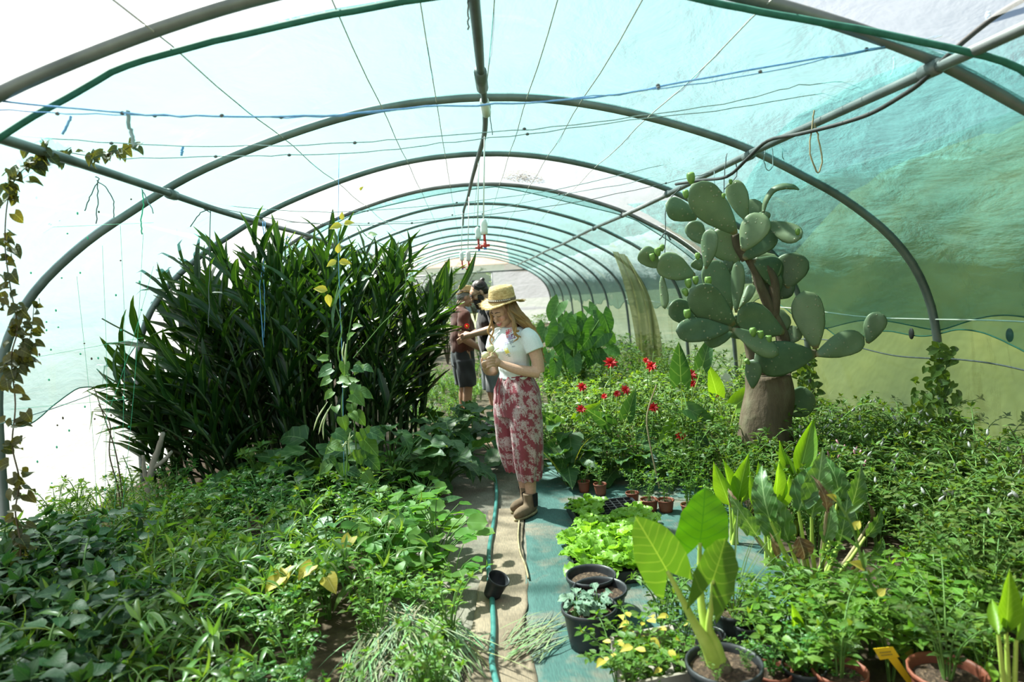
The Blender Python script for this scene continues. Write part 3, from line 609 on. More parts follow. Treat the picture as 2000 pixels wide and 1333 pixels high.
def gen_rosette(n=12, h=.25, rad=.12, L=.08, W=.08, shape='heart', droop=.4, r=.003, lobe=.25, nv=5, tilt=.5, wave=0.0, cup=.1, tt=(.8, 1.2)):
    S = MB(); Lf = MB()
    for i in range(n):
        a = rnd(0, 6.28); q = rnd(.15, 1); d = np.array([math.cos(a), math.sin(a), 0]); hh = h*rnd(.5, 1.05)*(1.1-.35*q)
        p1 = d*rad*q+[0, 0, hh]; P = smoothpath([(0, 0, -.02), d*rad*q*.35+[0, 0, hh*.65], p1], 3); S.add(tube(P, [r*1.3, r*.8], 4, False))
        dd = nrm(d*math.cos(tilt)+[0, 0, math.sin(tilt)*rnd(-.6, .6)]+RNG.normal(0, .25, 3)*[1, 1, .3]); sz = rnd(.6, 1.1)
        Lf.add(leaf(L*sz, W*sz, shape, nv, 1 if nv < 6 else 2, droop*rnd(.5, 1.5), cup, wave, 2, lobe), col=tint(*tt), T=RT(p1, dd, np.array([-.2, -.25, 1])+RNG.normal(0, .22, 3)))
    return S, Lf
def gen_tuft(n=26, h=.3, W=.008, spread=.7, droop=1.3, nv=5, tt=(.8, 1.25)):
    S = MB(); Lf = MB(); S.add(lathe([(.0, -.02), (.012, -.02), (.010, .02), (0, .03)], 6))
    for i in range(n):
        a = rnd(0, 6.28); e = rnd(.55, 1.5); d = np.array([math.cos(a)*math.cos(e), math.sin(a)*math.cos(e), math.sin(e)]); p = np.array([math.cos(a), math.sin(a), 0])*rnd(0, .03)
        Lf.add(leaf(h*rnd(.6, 1.2), W*rnd(.7, 1.3), 'strap', nv, 1, droop*rnd(.4, 1.3), .2), col=tint(*tt), T=RT(p, d, [0, 0, 1.2]))
    return S, Lf
KIND = {}
def kind(name, lm, sm, gens):
    KIND[name] = [(S.mesh(name+'_stems', M[sm]), Lf.mesh(name+'_foliage', M[lm])) for S, Lf in gens]
CNT = {}
_lm = lambda px, py: gnd(px, py, 0)[:2]
MARKS_SUN = [('by the sawn branch', _lm(293, 1000)), ('under the bean vine', at(672, 900, 4.85)[:2]), ('beside the hose', (-.1, 4.3)), ('beside the tipped pot', _lm(960, 1180)), ('by the cut grass heap', _lm(800, 1300)), ('near the yellow leaves', _lm(590, 1190)),
 ('below the climbing vine', (at(40, 1100, 3.35)[0]+.2, 3.4)), ('in the front corner', _lm(150, 1420)), ('at the foot of the ginger', (-1.8, 5.9)), ('next to the yacon', (-.7, 5.2)), ('by the sunlit hoop leg', (-3.0, 4.75)), ('midway along the bed', (-1.7, 4.0)), ('at the very front edge', _lm(480, 1380)), ('by the wood stub', _lm(228, 1062)), ('between basil and grass heap', _lm(680, 1200))]
MARKS_CACTUS = [('by the cactus trunk', (2.2, 4.8)), ('by the tall canna', at(1555, 1000, 4.0)[:2]), ('by the horseradish', at(1600, 1000, 3.15)[:2]), ('beside the leafy hoop leg', (3.2, 4.7)), ('by the wide front pot', _lm(1850, 1340)), ('behind the lettuce trays', (1.0, 5.4)), ('in front of the taro', (1.4, 7.6)), ('by the tall arum', at(1335, 880, 5.3)[:2]), ('behind the woman', (.7, 6.0)),
 ('by the second hoop leg', (3.2, 6.6)), ('by the third hoop leg', (3.2, 8.6)), ('far past the red flowers', (2.2, 11.3)), ('beyond the taro', (1.2, 9.8)), ('midway between cactus and taro', (2.2, 7.2)), ('under the side cord', (3.1, 3.6)), ('by the edge canna', _lm(1975, 1330)), ('below the lily stalk', (1.9, 2.9)), ('beside the nearest far bush', (1.6, 12.4)), ('under the big cactus pads', (2.7, 5.5))]
def near(p):
    mk = MARKS_SUN if p[0] < .1 else MARKS_CACTUS; return min(mk, key=lambda m: (m[1][0]-p[0])**2+(m[1][1]-p[1])**2)[0]
def put(name, kd, p, label, cat, group, s=1.0, rz=None, tilt=0.0, scz=1.0):
    sm, lm = random.choice(KIND[kd]); o = obj(name, sm); o.location = [float(c) for c in p]
    o.rotation_euler = (rnd(-tilt, tilt), rnd(-tilt, tilt), rnd(0, 6.28) if rz is None else rz); o.scale = (s, s, s*scz)
    if label.endswith('*'): label = label[:-1]+', '+near(p)
    tag(o, label, cat, group); obj('foliage', lm, o); CNT[kd] = CNT.get(kd, 0)+1; return o
kind('weed', 'weed', 'stem', [gen_plant(.34, .55, 5, 6, .085, .048) for _ in range(4)])
kind('grassy', 'weed2', 'stem', [gen_plant(.36, .75, 7, 6, .165, .030, 'lance', 1.5, 1, .0035, .5, .02, 1, 5, 0, .2, 0, .8) for _ in range(4)])
kind('basil', 'basil', 'stem', [gen_plant(.30, .5, 7, 6, .058, .034, 'ovate', .9, 2, .004, .35, .15, 1, 4, 0, -.22) for _ in range(3)])
kind('dark', 'dark', 'stem', [gen_plant(.46, .5, 5, 6, .125, .082, 'ovate', .7, 2, .005, .3, .35, 1, 6, .06, .1) for _ in range(3)])
kind('sweet', 'sweet', 'stem', [gen_rosette(16, .24, .20, .085, .085, 'heart', .4) for _ in range(3)])
kind('nasturtium', 'nasturtium', 'stem', [gen_rosette(15, .30, .20, .105, .110, 'round', .12, .003, 0, 6, .2, .03, .08, (.85, 1.2)) for _ in range(3)])
kind('tuft', 'lime', 'stem', [gen_tuft(26, .32) for _ in range(3)])
kind('grasst', 'weed2', 'stem', [gen_tuft(30, .26, .011, .7, 1.6) for _ in range(2)])
kind('quick', 'lime', 'stem', [gen_plant(.32, .4, 7, 6, .05, .028, 'ovate', .6, 2, .003, .4, .15, 1, 4) for _ in range(3)])
kind('herb', 'herb', 'stem', [gen_plant(.42, .6, 9, 8, .056, .030, 'ovate', .6, 2, .003, .4, .1, 1, 3) for _ in range(4)])
kind('potato', 'lime', 'stem', [gen_plant(.36, .6, 6, 5, .085, .05, 'ovate', .5, 3, .004, .35, .3, 1, 4, 0, .1, 0, .5, .3, .9, (.85, 1.05)) for _ in range(3)])
kind('bush', 'bush', 'stem', [gen_plant(.55, .45, 9, 8, .075, .036, 'ovate', .7, 2, .004, .4, .2, 1, 4) for _ in range(4)])
kind('seedling', 'weed', 'stem', [gen_plant(.20, .6, 5, 6, .045, .016, 'lance', .8, 2, .002, .5, .1, 1, 3) for _ in range(2)])
kind('sedge', 'herb', 'stem', [gen_tuft(34, .5, .007, .6, 1.0) for _ in range(2)])
kind('bigbush', 'tree', 'brownstem', [gen_plant(2.2, .45, 14, 16, .16, .07, 'ovate', .8, 3, .012, .3, .2, 1, 3) for _ in range(2)])

# ------------------------------------------------------------------ bed on the sunlit side
GW = {'dark': ('nightshade_plant', 'broad dark-leaved nightshade plant in the sunny bed*', 'broad dark-leaved weeds in the corner of the sunny bed'),
 'grassy': ('grassy_weed', 'weed with long arching narrow leaves, sunny bed*', 'narrow-leaved weeds in the sunny bed'),
 'weed': ('leafy_weed', 'leafy weed with smooth oval leaves, sunny bed*', 'oval-leaved weeds in the sunny bed'),
 'basil': ('basil_plant', 'bushy basil with glossy cupped leaves*', 'basil plants in front of the ginger'),
 'sweet': ('sweet_potato_plant', 'heart-leaved sweet potato vine low in the bed*', 'sweet potato vines in the sunny bed'),
 'nasturtium': ('nasturtium_plant', 'bright round-leaved nasturtium*', 'nasturtiums beside the path'),
 'tuft': ('grass_tuft', 'yellow-green grass tuft along the sunlit film*', 'grass tufts along the sunlit film'),
 'grasst': ('broad_grass_tuft', 'broad-bladed grass tuft between weeds*', 'broad grass tufts in the sunny bed'),
 'quick': ('quickweed_plant', 'pale fine-leaved weed in the sunny bed*', 'pale fine-leaved weeds near the path')}
def jitter(x0, x1, y0, y1, d):
    for x in np.arange(x0, x1, d):
        for y in np.arange(y0, y1, d): yield x+rnd(-.4, .4)*d, y+rnd(-.4, .4)*d
for x, y in jitter(-3.1, -.18, 2.25, 6.1, .205):
    px, py = proj((x, y, .22)); R = random.random()
    if px < -220 or (x > -.42 and y > 4.4) or (x > -.3 and R > .6): continue
    if 640 < px and py > 1130 and x > -.95: kd = 'quick' if R < .55 else 'grasst'; 
    elif py > 1090 and px < 230: kd = 'dark' if R < .62 else 'grassy'
    elif px < 330 and py < 1090: kd = 'tuft' if R < .6 else ('quick' if R < .85 else 'weed')
    elif 730 < px < 930 and 900 < py < 1130: kd = 'nasturtium' if R < .6 else 'sweet'
    elif py < 1060: kd = 'basil' if R < .4 else 'weed' if R < .75 else 'sweet'
    elif 500 < px < 720 and py > 1190: kd = 'quick' if R < .6 else 'basil'
    else: kd = 'grassy' if R < .62 else 'weed' if R < .8 else 'sweet'
    if y > 5.3 and x > -2.5 and R < .45: continue
    if 650 < px < 860 and py > 1200 and R > .35: continue
    s = rnd(.85, 1.3)*(1.0 if y > 3 else .95)
    if kd in ('basil',) and y < 4.6: s *= .9
    n, l, g = GW[kd]; put(n, kd, (x, y, .02), l, 'weed' if kd not in ('basil', 'sweet', 'nasturtium') else 'plant', g, s)

# ------------------------------------------------------------------ beds on the cactus side
for x, y in jitter(1.75, 3.3, 2.0, 5.6, .19):
    px, py = proj((x, y, .3)); R = random.random()
    if px > 2250 or px < 1560-(py-900)*.1 or (px < 1730 and y < 3.6) or (px > 1860 and y < 2.6): continue
    if 1480 < px < 1850 and py > 1060 and x < 2.3: continue
    kd = 'herb' if R < .86 else 'quick'
    put('herb_plant', kd, (x, y, .02), 'small-leaved herb in the dense mass by the film*' if kd == 'herb' else 'pale soft-leaved weed in the dense herb mass*', 'herb', 'dense herbs by the side film' if kd == 'herb' else 'pale weeds in the herb mass', rnd(.85, 1.3)*(1.15 if x > 2.6 else 1))
for x, y in jitter(.75, 3.2, 5.45, 12.5, .26):
    px, py = proj((x, y, .4)); R = random.random()
    if px < 1040 or (y > 9 and R < .35): continue
    if x > 2.3 and 5.3 < y < 6.6 and R < .5: continue
    if x < 1.0 and y > 6.5: continue
    kd = 'bush' if R < .75 else 'quick' if R < .88 else 'sedge'
    put({'bush': 'dahlia_bush', 'quick': 'leafy_weed', 'sedge': 'sedge_tuft'}[kd], kd, (x, y, .02), {'bush': 'leafy dahlia bush in the red flower bed*', 'quick': 'pale leafy weed between dahlia bushes*', 'sedge': 'thin upright grass tuft between dahlias*'}[kd], 'bush' if kd == 'bush' else 'weed', {'bush': 'dahlia bushes behind the lettuce trays', 'quick': 'pale weeds between the dahlias', 'sedge': 'grass tufts between the dahlias'}[kd], rnd(.75, 1.25))
for x, y in jitter(1.55, 2.75, 4.35, 5.4, .22):
    R = random.random(); kd = 'bush' if R < .5 else 'sedge' if R < .8 else 'quick'
    put({'bush': 'dahlia_bush', 'quick': 'leafy_weed', 'sedge': 'sedge_tuft'}[kd], kd, (x, y, .02), {'bush': 'leafy bush at the foot of the cactus', 'quick': 'pale weed at the foot of the cactus', 'sedge': 'thin grass tuft at the foot of the cactus'}[kd], 'bush' if kd == 'bush' else 'weed', {'bush': 'bushes at the foot of the cactus', 'quick': 'weeds at the foot of the cactus', 'sedge': 'grass tufts at the foot of the cactus'}[kd], rnd(.75, 1.05))
for x, y in jitter(1.15, 1.9, 5.1, 5.5, .18):
    put('leafy_weed', 'quick', (x, y, .02), 'low pale weed edging the dahlia bed behind the lettuces', 'weed', 'low weeds edging the dahlia bed', rnd(.6, .9))
for x, y in list(jitter(-.75, -.2, 7.4, 12.5, .22))+list(jitter(.45, 1.05, 7.2, 13, .22))+list(jitter(-.2, .5, 9.6, 13, .28)):
    put('path_weed', 'quick' if random.random() < .7 else 'grasst', (x, y, 0), 'pale weed along the path near the two men', 'weed', 'weeds along the far path', rnd(.6, 1.1))
# trees and bushes at the far end and outside
for i, (x, y, s, lab) in enumerate([(-.55, 15.5, .95, 'dark leafy tree inside the far end, behind the two men'), (-1.5, 17, 1.0, 'dark leafy tree inside the far end beside the sunlit film'), (-.4, 21, 1.0, 'leafy tree nearest the far doorway'), (-2.2, 13.5, .95, 'leafy tree hidden behind the ginger tips'),
        (-1.2, 31, 1.3, 'tree outside the far doorway'), (1.6, 33, 1.1, 'bush outside the far doorway, seen beside the house'), (.3, 34, .8, 'small bush in front of the house wall')]):
    put('leafy_tree', 'bigbush', (x, y, 0), lab, 'tree', 'trees at the far end', s)
for i, (x, y) in enumerate([(1.2, 14), (2.2, 14.8), (1.5, 16.5), (2.6, 17.5), (1.9, 19.5), (2.4, 22), (.2, 13.5)]):
    put('far_bush', 'bush', (x, y, 0), 'green bush far down the bed, ' + ['just past the taro', 'second past the taro', 'third past the taro', 'fourth past the taro', 'fifth past the taro', 'nearest the end gable', 'beside the path behind the men'][i], 'bush', 'bushes far down the tunnel', rnd(1.2, 1.6))
# ------------------------------------------------------------------ ginger clump
def lp(root, name, me, p, d, n, s=1.0, sx=None):
    o = bpy.data.objects.new(name, me); COL.objects.link(o); o.parent = root
    o.matrix_local = Matrix.Translation(-root.location) @ frame(p, d, n, s, sx); return o
def tipcol(v3, tipc, pw=6):
    t = v3[2][:, 1:2]; return (1-t**pw)*np.ones((1, 3))+t**pw*np.array(tipc)
gl = []
for i in range(7):
    l = leaf(.46*rnd(.85, 1.15), .076*rnd(.9, 1.15), 'strap', 7, 1, [.1, .25, .4, .6, .9, .3, .15][i], .32, .05, 2.5, 0, rnd(-.5, .5), rnd(0, 6))
    gl.append((l, tipcol(l, (2.6, 1.9, .9))))
gmesh = [MB().add(l, col=c).mesh('ginger_leaf', M['ginger']) for l, c in gl]
gr = empty('ginger_clump', (-1.55, 7.0, 0), 'huge dark green ginger clump with sword-shaped leaves filling the sunlit side', 'ginger plant')
allv = []; rest = MB()
for i in range(178):
    low = i >= 150
    while True:
        a = rnd(0, 6.28); q = math.sqrt(random.random()); bx, by = -1.62+1.05*q*math.cos(a), 7.05+.95*q*math.sin(a)
        if bx < -.55 or by > 6.7: break
    u = (bx+1.55)/1.05; w = (by-7.05)/.95
    H = rnd(1.7, 2.3)*(1-.10*abs(u)); lx = u*rnd(.5, 1.05)+rnd(-.2, .2); ly = w*.28-rnd(0, .28)
    if u < -.3: lx *= 1.1
    tipx = max(min(bx+lx*H*.68, -.32+.25*(H > 2.0)), -3.0)
    if low: bx, by = rnd(-2.75, -2.0), rnd(5.9, 6.9); lx = -rnd(.3, .8); H = rnd(.7, 1.3); tipx = max(bx-rnd(.3, .7), -3.0); ly = -rnd(0, .5); u = -1
    else: H *= max(.5, 1-.30*abs(lx))
    P = smoothpath([(bx, by, 0), (bx+(tipx-bx)*.22, by+ly*H*.2, H*.45), (bx+(tipx-bx)*.6, by+ly*H*.42, H*.8), (tipx, by+ly*H*.62, H)], 5)
    MB().add(tube(P-np.array([-1.55, 7.0, 0]), [.014, .011, .005], 6, False)).build('stalk', M['cane'], gr)
    az = rnd(-.9, .9) if random.random() < .7 else rnd(0, 3.14); t0_ = .12 if (by < 6.8 or abs(u) > .6) else .3; n = random.randint(10, 13)
    for k in range(n):
        t = t0_+(1-t0_)*(k/(n-1)); qf = t*(len(P)-1); j = int(min(qf, len(P)-2)); p = P[j]+(P[j+1]-P[j])*(qf-j); ax = nrm(P[j+1]-P[j])
        sd = nrm(np.array([math.cos(az), math.sin(az), 0.05])*(1 if k % 2 else -1)+RNG.normal(0, .25, 3)); sd = nrm(sd-ax*(sd@ax))
        ang = (.56 if k < n-2 else .22)*rnd(.7, 1.25)
        d = nrm(ax*math.cos(ang)+sd*math.sin(ang)+np.array([0, 0, .12])); nn = nrm(ax-d*(ax@d)+RNG.normal(0, .15, 3)+np.array([0, 0, .4]))
        sc = rnd(.75, 1.05)*(1 if .15 < t < .95 else .8)
        if p[2] < .25 and d[2] < 0: continue
        allv.append((random.randrange(7), p, d, nn, sc))
def _keep(q):
    t_ = q[1]+q[2]*.36; a_, b_ = proj(t_); return abs(t_[0]) < 3.12 and not (a_ > 886 and b_ > 515) and a_ < 945
allv = [q for q in allv if _keep(q)]
front = sorted(allv, key=lambda q: q[1][1]-.5*q[1][2]-.15*abs(q[1][0]+1.5))
for q in front[:300]: lp(gr, 'leaf', gmesh[q[0]], q[1], q[2], q[3], q[4])
for q in front[300:]: rest.add(gl[q[0]][0], col=gl[q[0]][1]*tint(.85, 1.15), T=RT(q[1]-np.array([-1.55, 7, 0]), q[2], q[3], q[4]))
tag(rest.build('leaf_mass', M['ginger'], gr), kind='stuff')

# ------------------------------------------------------------------ plants with large single leaves
def bigplant(name, base, label, cat, meshes, leaves, stem, r=.008, group=None, stemname='stem', nseg=5):
    """leaves: (attach point, direction, normal, scale, mesh index); a stalk runs from the base to each"""
    o = empty(name, base, label, cat, group); b = np.asarray(base, float)
    for p, d, n, s, mi in leaves:
        p = np.asarray(p, float); mid = b+(p-b)*np.array([.35, .35, .62]); st = b+np.array([rnd(-.03, .03), rnd(-.03, .03), 0])
        MB().add(tube(smoothpath([st-b, mid-b, p-b], nseg), [r*1.5, r, r*.55], 6, False)).build(stemname, stem, o)
        lp(o, 'leaf', meshes[mi % len(meshes)], p, d, n, s)
    return o
ym = [MB().add(leaf(.27, .24, 'hast', 11, 2, dr, .08, .05, 3, .10, tw, i*1.3), col=(1, 1, 1)).mesh('yacon_leaf', M['yacon']) for i, (dr, tw) in enumerate([(.5, .1), (.9, -.2), (1.2, .2), (.3, 0)])]
def dome(c, rad, h, n, mi, up=.45, front=True, smin=.7, smax=1.15):
    out = []
    for i in range(n):
        a = rnd(0, 6.28); q = math.sqrt(rnd(.05, 1)); d = np.array([math.cos(a), math.sin(a), 0])
        if front and d[1] > .5 and random.random() < .6: d[1] *= -1
        z = h*(rnd(.35, 1)*(1.08-.5*q)); p = np.array([c[0], c[1], 0])+d*rad*q+[0, 0, z]
        dd = nrm(d*rnd(.6, 1)+[0, 0, rnd(-.35, .35)]); out.append((p, dd, nrm(np.array([0, -.15, 1])+d*.35+RNG.normal(0, .2, 3)), rnd(smin, smax), random.randrange(mi)))
    return out
for k, (x, y, rad, h, n, lab) in enumerate([(-.72, 5.55, .42, .78, 30, 'large-leaved yacon plant beside the path in front of the ginger'), (-1.25, 5.75, .4, .62, 22, 'large-leaved yacon plant in the shade below the ginger'),
        (-.30, 6.3, .35, .75, 22, 'large-leaved yacon plant right behind the hose end'), (.78, 5.75, .38, .55, 22, 'low broad-leaved yacon behind the woman boots on the dahlia side'), (1.25, 5.55, .3, .42, 14, 'broad-leaved yacon at the edge of the red flower bed'), (-1.9, 5.7, .35, .5, 14, 'broad-leaved yacon by the sawn branch'), (-.28, 5.72, .36, .55, 24, 'broad-leaved yacon whose leaves hang over the hose end'), (.16, 6.25, .28, .42, 16, 'low yacon on the path behind the woman legs'), (-.12, 6.9, .3, .6, 16, 'yacon in front of the two men legs')]):
    bigplant('yacon_plant', (x, y, .01), lab, 'yacon plant', ym, dome((x, y), rad, h, n, 4), M['stem'], .007, 'yacon plants around the path')
tm = [MB().add(leaf(.42, .36, 'ear', 9, 2, dr, .10, .03, 3, .32, 0, i), col=(1, 1, 1)).mesh('taro_leaf', M['taro']) for i, dr in enumerate((.3, .6, .15, .8))]
tl = []
for px, py, Y, dx, dz, s, yaw in [(1092,592,8.6,-.5,-.6,1.15,0),(1130,625,8.5,.3,-.8,1.0,0),(1160,622,8.4,.7,-.6,.95,0),(1175,650,8.4,.8,-.6,.9,0),(1065,640,8.4,-.4,-.8,.9,0),(1095,660,8.2,.1,-1,1.05,0),(1140,670,8.1,.4,-.9,1.0,0),(1070,690,8.1,-.5,-.8,.8,0),(1120,700,8.0,0,-1,.9,0),(1165,690,8.1,.6,-.8,.85,0),(1105,620,8.9,-.1,-.9,.9,0),(1150,600,8.8,.4,-.5,.8,0),(1185,680,8.5,.8,-.4,.7,0),(1085,710,8.0,-.2,-.9,.7,0)]:
    tl.append((at(px, py, Y), (dx, -.35, dz), (rnd(-.2, .2), -1, .55), s*.62*rnd(.9, 1.1), random.randrange(4)))
for k in range(16):
    px, py = rnd(1062, 1185), rnd(600, 735); a = rnd(-2.6, -.5); tl.append((at(px, py, 8.3+rnd(-.4, .5)), (math.cos(a), -.3, math.sin(a)), (rnd(-.5, .5), -.8, rnd(.3, .9)), rnd(.45, .7), random.randrange(4)))
bc = at(1120, 760, 8.5)
bigplant('taro_plant', (bc[0], 8.5, .01), 'tall taro clump with big heart-shaped leaves beyond the red flowers', 'taro plant', tm, tl, M['stem'], .013)

# callas and arrow leaves in the dahlia bed
cm = [MB().add(leaf(.30, .15, 'heart', 8, 1, dr, .22, .02, 2, .18, tw), col=(1, 1, 1)).mesh('arum_leaf', M['canna' if i == 1 else 'sweet']) for i, (dr, tw) in enumerate([(.15, .2), (.5, -.3), (.9, .1)])]
for k, (px, py, Y, ls, lab) in enumerate([(1335, 880, 5.3, [(1330,745,-.1,1,1.15),(1372,715,.2,1,.9),(1345,800,.5,-.3,.9),(1320,830,-.6,-.4,.8),(1360,850,.4,-.7,.7)], 'tall arrow-leaved arum standing among the red flowers'),
    (1420, 890, 5.4, [(1440,790,.7,.6,1.1),(1400,770,-.3,.9,.9),(1465,840,.8,.1,.8)], 'arrow-leaved arum in front of the cactus trunk'),
    (1210, 900, 5.6, [(1190,830,-.6,.5,.9),(1225,815,.2,.8,.9),(1245,850,.8,.2,.8),(1180,870,-.8,0,.8)], 'broad-leaved arum at the front of the dahlia bed'),
    (1110, 900, 5.7, [(1090,830,-.5,.4,.9),(1130,820,.4,.4,.9),(1150,860,.7,.0,.8),(1085,870,-.6,-.3,.8)], 'broad-leaved arum just behind the woman')]):
    g = at(px, py, Y); bigplant('arum_plant', (g[0], Y, .01), lab, 'arum plant', cm, [(at(a, b, Y+rnd(-.1, .1)), (dx, -.3, dz), (-.3, -.9, .45), s, random.randrange(3)) for a, b, dx, dz, s in ls], M['palestem'], .006, 'arums in the red flower bed')

# ------------------------------------------------------------------ red flowers
def flower(px, py, Y, s, lab):
    p = at(px, py, Y); o = empty('red_dahlia', p, lab, 'flower', 'red flowers in the dahlia bed'); pm = PET
    for ring, (n, e, sc) in enumerate([(9, .15, 1), (8, .65, .8), (5, 1.1, .55)]):
        for i in range(n):
            a = 2*np.pi*(i+.5*ring)/n; d = np.array([1, 0, 0])*math.cos(a)*math.cos(e)+np.array([0, .6, .8])*math.sin(a)*math.cos(e)+np.array([0, -.8, .6])*math.sin(e); lp(o, 'petal', pm, p, d, (0, -.8, .61), s*sc*rnd(1.0, 1.3))
    MB().add(tube([(0, .01, -.02), (rnd(-.03, .03), .03, -.3)], .004, 5)).build('stem', M['stem'], o)
PET = MB().add(leaf(.045, .020, 'lance', 4, 1, .3, .2)).mesh('petal', M['petal'])
FL = [(1193,709,5.9,1.3,'red dahlia nearest the woman arm, standing highest'),(1137,757,5.8,1.0,'red dahlia low beside the woman elbow'),(1272,716,5.9,1.2,'red dahlia pair member, the fuller one in front of the hoop legs'),(1262,705,6.0,.7,'narrow red bud above the fuller pair flower'),(1222,762,5.7,1.0,'red dahlia in the middle of the bed'),(1205,770,5.7,.8,'red dahlia touching the middle one'),(1348,733,5.6,1.2,'red spiky dahlia beside the tall arum leaf'),(1352,750,5.6,.8,'small red flower just below the spiky one'),(1276,797,5.4,1.0,'red dahlia low in front of the bed'),(1330,852,5.2,.9,'red flower at the foot of the arum'),(1135,800,5.5,.9,'red flower low behind the woman'),(1180,775,5.8,.7,'small red flower between the low and middle dahlias'),(1395,770,5.5,.9,'red flower in front of the cactus trunk')]
for f in FL: flower(*f)

# ------------------------------------------------------------------ bean plant on its string
bn = empty('bean_vine', at(672, 935, 4.85)*np.array([1, 1, 0]), 'climbing bean vine on a string with hanging pods and yellow leaves', 'bean vine')
b0 = np.array(bn.location)
bp = smoothpath([at(a, b, 4.85+.05*math.sin(i)) for i, (a, b) in enumerate([(676,945),(678,880),(668,800),(672,740),(660,690),(668,640),(655,590),(664,540),(660,480),(666,440)])], 5)
MB().add(tube(bp-b0, [.007, .006, .004, .003], 6, False)).build('stem', M['stem'], bn)
MB().add(tube(smoothpath([at(700,950,4.9)-b0, at(690,800,4.88)-b0, at(676,700,4.86)-b0, at(690,600,4.87)-b0], 5), [.007, .005, .003], 6, False)).build('stem', M['stem'], bn)
bl = [MB().add(leaf(.11, .09, 'heart', 6, 1, dr, .12, .04, 2, .1, .2)).mesh('bean_leaf', M[m_]) for dr, m_ in ((.5, 'weed'), (.9, 'sweet'), (.3, 'lime'), (.6, 'weed'))]
for px, py, s, dx, dz in [(648,720,1,-.8,-.2),(640,700,.8,-.9,.1),(690,770,1.1,.5,-.5),(700,765,1,.8,-.3),(650,765,.9,-.6,-.4),(712,860,1.3,.6,-.7),(700,880,1.2,.1,-.9),(722,845,1.1,.9,-.3),(665,850,1.1,-.6,-.5),(655,870,1,-.7,-.4),(690,720,.9,.6,-.1),(645,740,.8,-.7,-.3),(680,660,.7,.4,.3),(690,640,.6,.7,.2),(668,815,1,.2,-.8),(718,895,1.1,.7,-.6),(645,905,1.1,-.7,-.5),(668,905,1.2,.1,-.8),(712,925,1.0,.5,-.6),(640,655,.6,-.5,.1),*[(rnd(640, 715), rnd(700, 930), rnd(.6, 1.1), rnd(-.9, .9), rnd(-.8, .2)) for _ in range(26)],(708,545,.6,.6,.3),(720,460,.55,.6,.1),(655,520,.5,-.6,.2),(800,545,.6,.5,-.2)]:
    lp(bn, 'leaf', random.choice(bl), at(px, py, 4.85+rnd(-.12, .12)), (dx, -.25, dz), (dx*.2, -.8, .65), s*rnd(.85, 1.15))
yl = MB().add(leaf(.085, .05, 'ovate', 5, 1, .6, .2)).mesh('yellow_leaf', M['yellow'])
for px, py, dx, dz, s in [(668,440,-.7,-.1,1.1),(672,438,.6,.1,.9),(668,430,.1,.9,.7),(658,510,-.8,-.3,1.0),(662,512,.9,-.1,1.1),(660,495,.2,.9,.9),(640,568,-.8,.25,1.2),(640,575,.1,-.8,1.1),(703,372,.3,.3,.45)]:
    lp(bn, 'leaf', yl, at(px, py, 4.83), (dx, -.2, dz), (.1, -.9, .4), s)
cl = MB().add(leaf(.42, .055, 'strap', 8, 1, .8, .2, .04)).mesh('corn_leaf', M['dark']); lp(bn, 'leaf', cl, at(652, 640, 4.8), (.05, -.1, 1), (-.9, -.6, .3), 1)
def pod(px0, py0, px1, py1, w=.007):
    a, c = at(px0, py0, 4.8)-b0, at(px1, py1, 4.8)-b0; m_ = (a+c)/2+np.array([-.012, -.02, 0])
    P = smoothpath([a, m_, c], 7); MB().add(tube(P, [.002, w, w*1.05, w*.95, w, .0015], 7, True, (1, .7))).build('pod', M['pod'], bn)
for q in [(640,785,612,842),(648,790,622,850),(640,800,632,860),(676,672,680,740),(690,850,668,878),(684,845,686,890),(672,668,674,712)]: pod(*q)
line('vine_string', [at(662, 300, 5.0), at(661, 500, 4.87), at(668, 700, 4.87), at(672, 930, 4.87)], .002, M['twine'], 'blue string the bean vine climbs', 'string')
MB().add(tube(smoothpath([at(a, b, 4.95)-b0 for a, b in [(690,700),(740,640),(790,580),(780,500),(720,465),(700,440)]], 6), .003, 5, False)).build('tendril', M['stem'], bn)

# ------------------------------------------------------------------ climber on strings at the sunlit edge
cv = empty('climbing_vine', at(40, 1090, 3.35)*np.array([1, 1, 0]), 'sparse climbing vine with curled olive leaves on a string by the sunlit film', 'vine'); c0 = np.array(cv.location)
P = smoothpath([at(a, b, 3.35) for a, b in [(38,1120),(40,1060),(30,1000),(38,940),(24,870),(30,790),(22,700),(34,640),(20,560),(10,480),(14,400),(30,350),(60,320),(95,296)]], 6)
MB().add(tube(P-c0, [.004, .0035, .003, .002], 5, False)).build('stem', M['brownstem'], cv)
P2 = smoothpath([at(a, b, 3.6) for a, b in [(40,335),(90,300),(130,298),(180,305),(215,300),(260,285)]], 5); MB().add(tube(P2-c0, [.003, .0015], 5, False)).build('stem', M['brownstem'], cv)
P3 = smoothpath([at(a, b, 3.4) for a, b in [(22,720),(50,690),(62,640),(66,600)]], 5); MB().add(tube(P3-c0, [.003, .0015], 5, False)).build('stem', M['brownstem'], cv)
om = [MB().add(leaf(.055, .048, 'heart', 6, 1, dr, .25, .05, 1.5, .15, tw)).mesh('climber_leaf', M['olive']) for dr, tw in ((1.0, .4), (1.6, -.5), (.6, .8))]
for PP, n in ((P, 130), (P2, 36), (P3, 26)):
    for i in range(n):
        p = PP[random.randrange(len(PP))]+RNG.normal(0, .022, 3); a = rnd(0, 6.28)
        lp(cv, 'leaf', random.choice(om), p, (math.cos(a), math.sin(a)*.6, rnd(-1, .1)), (rnd(-.5, .5), -.8, .6), rnd(.7, 1.35))

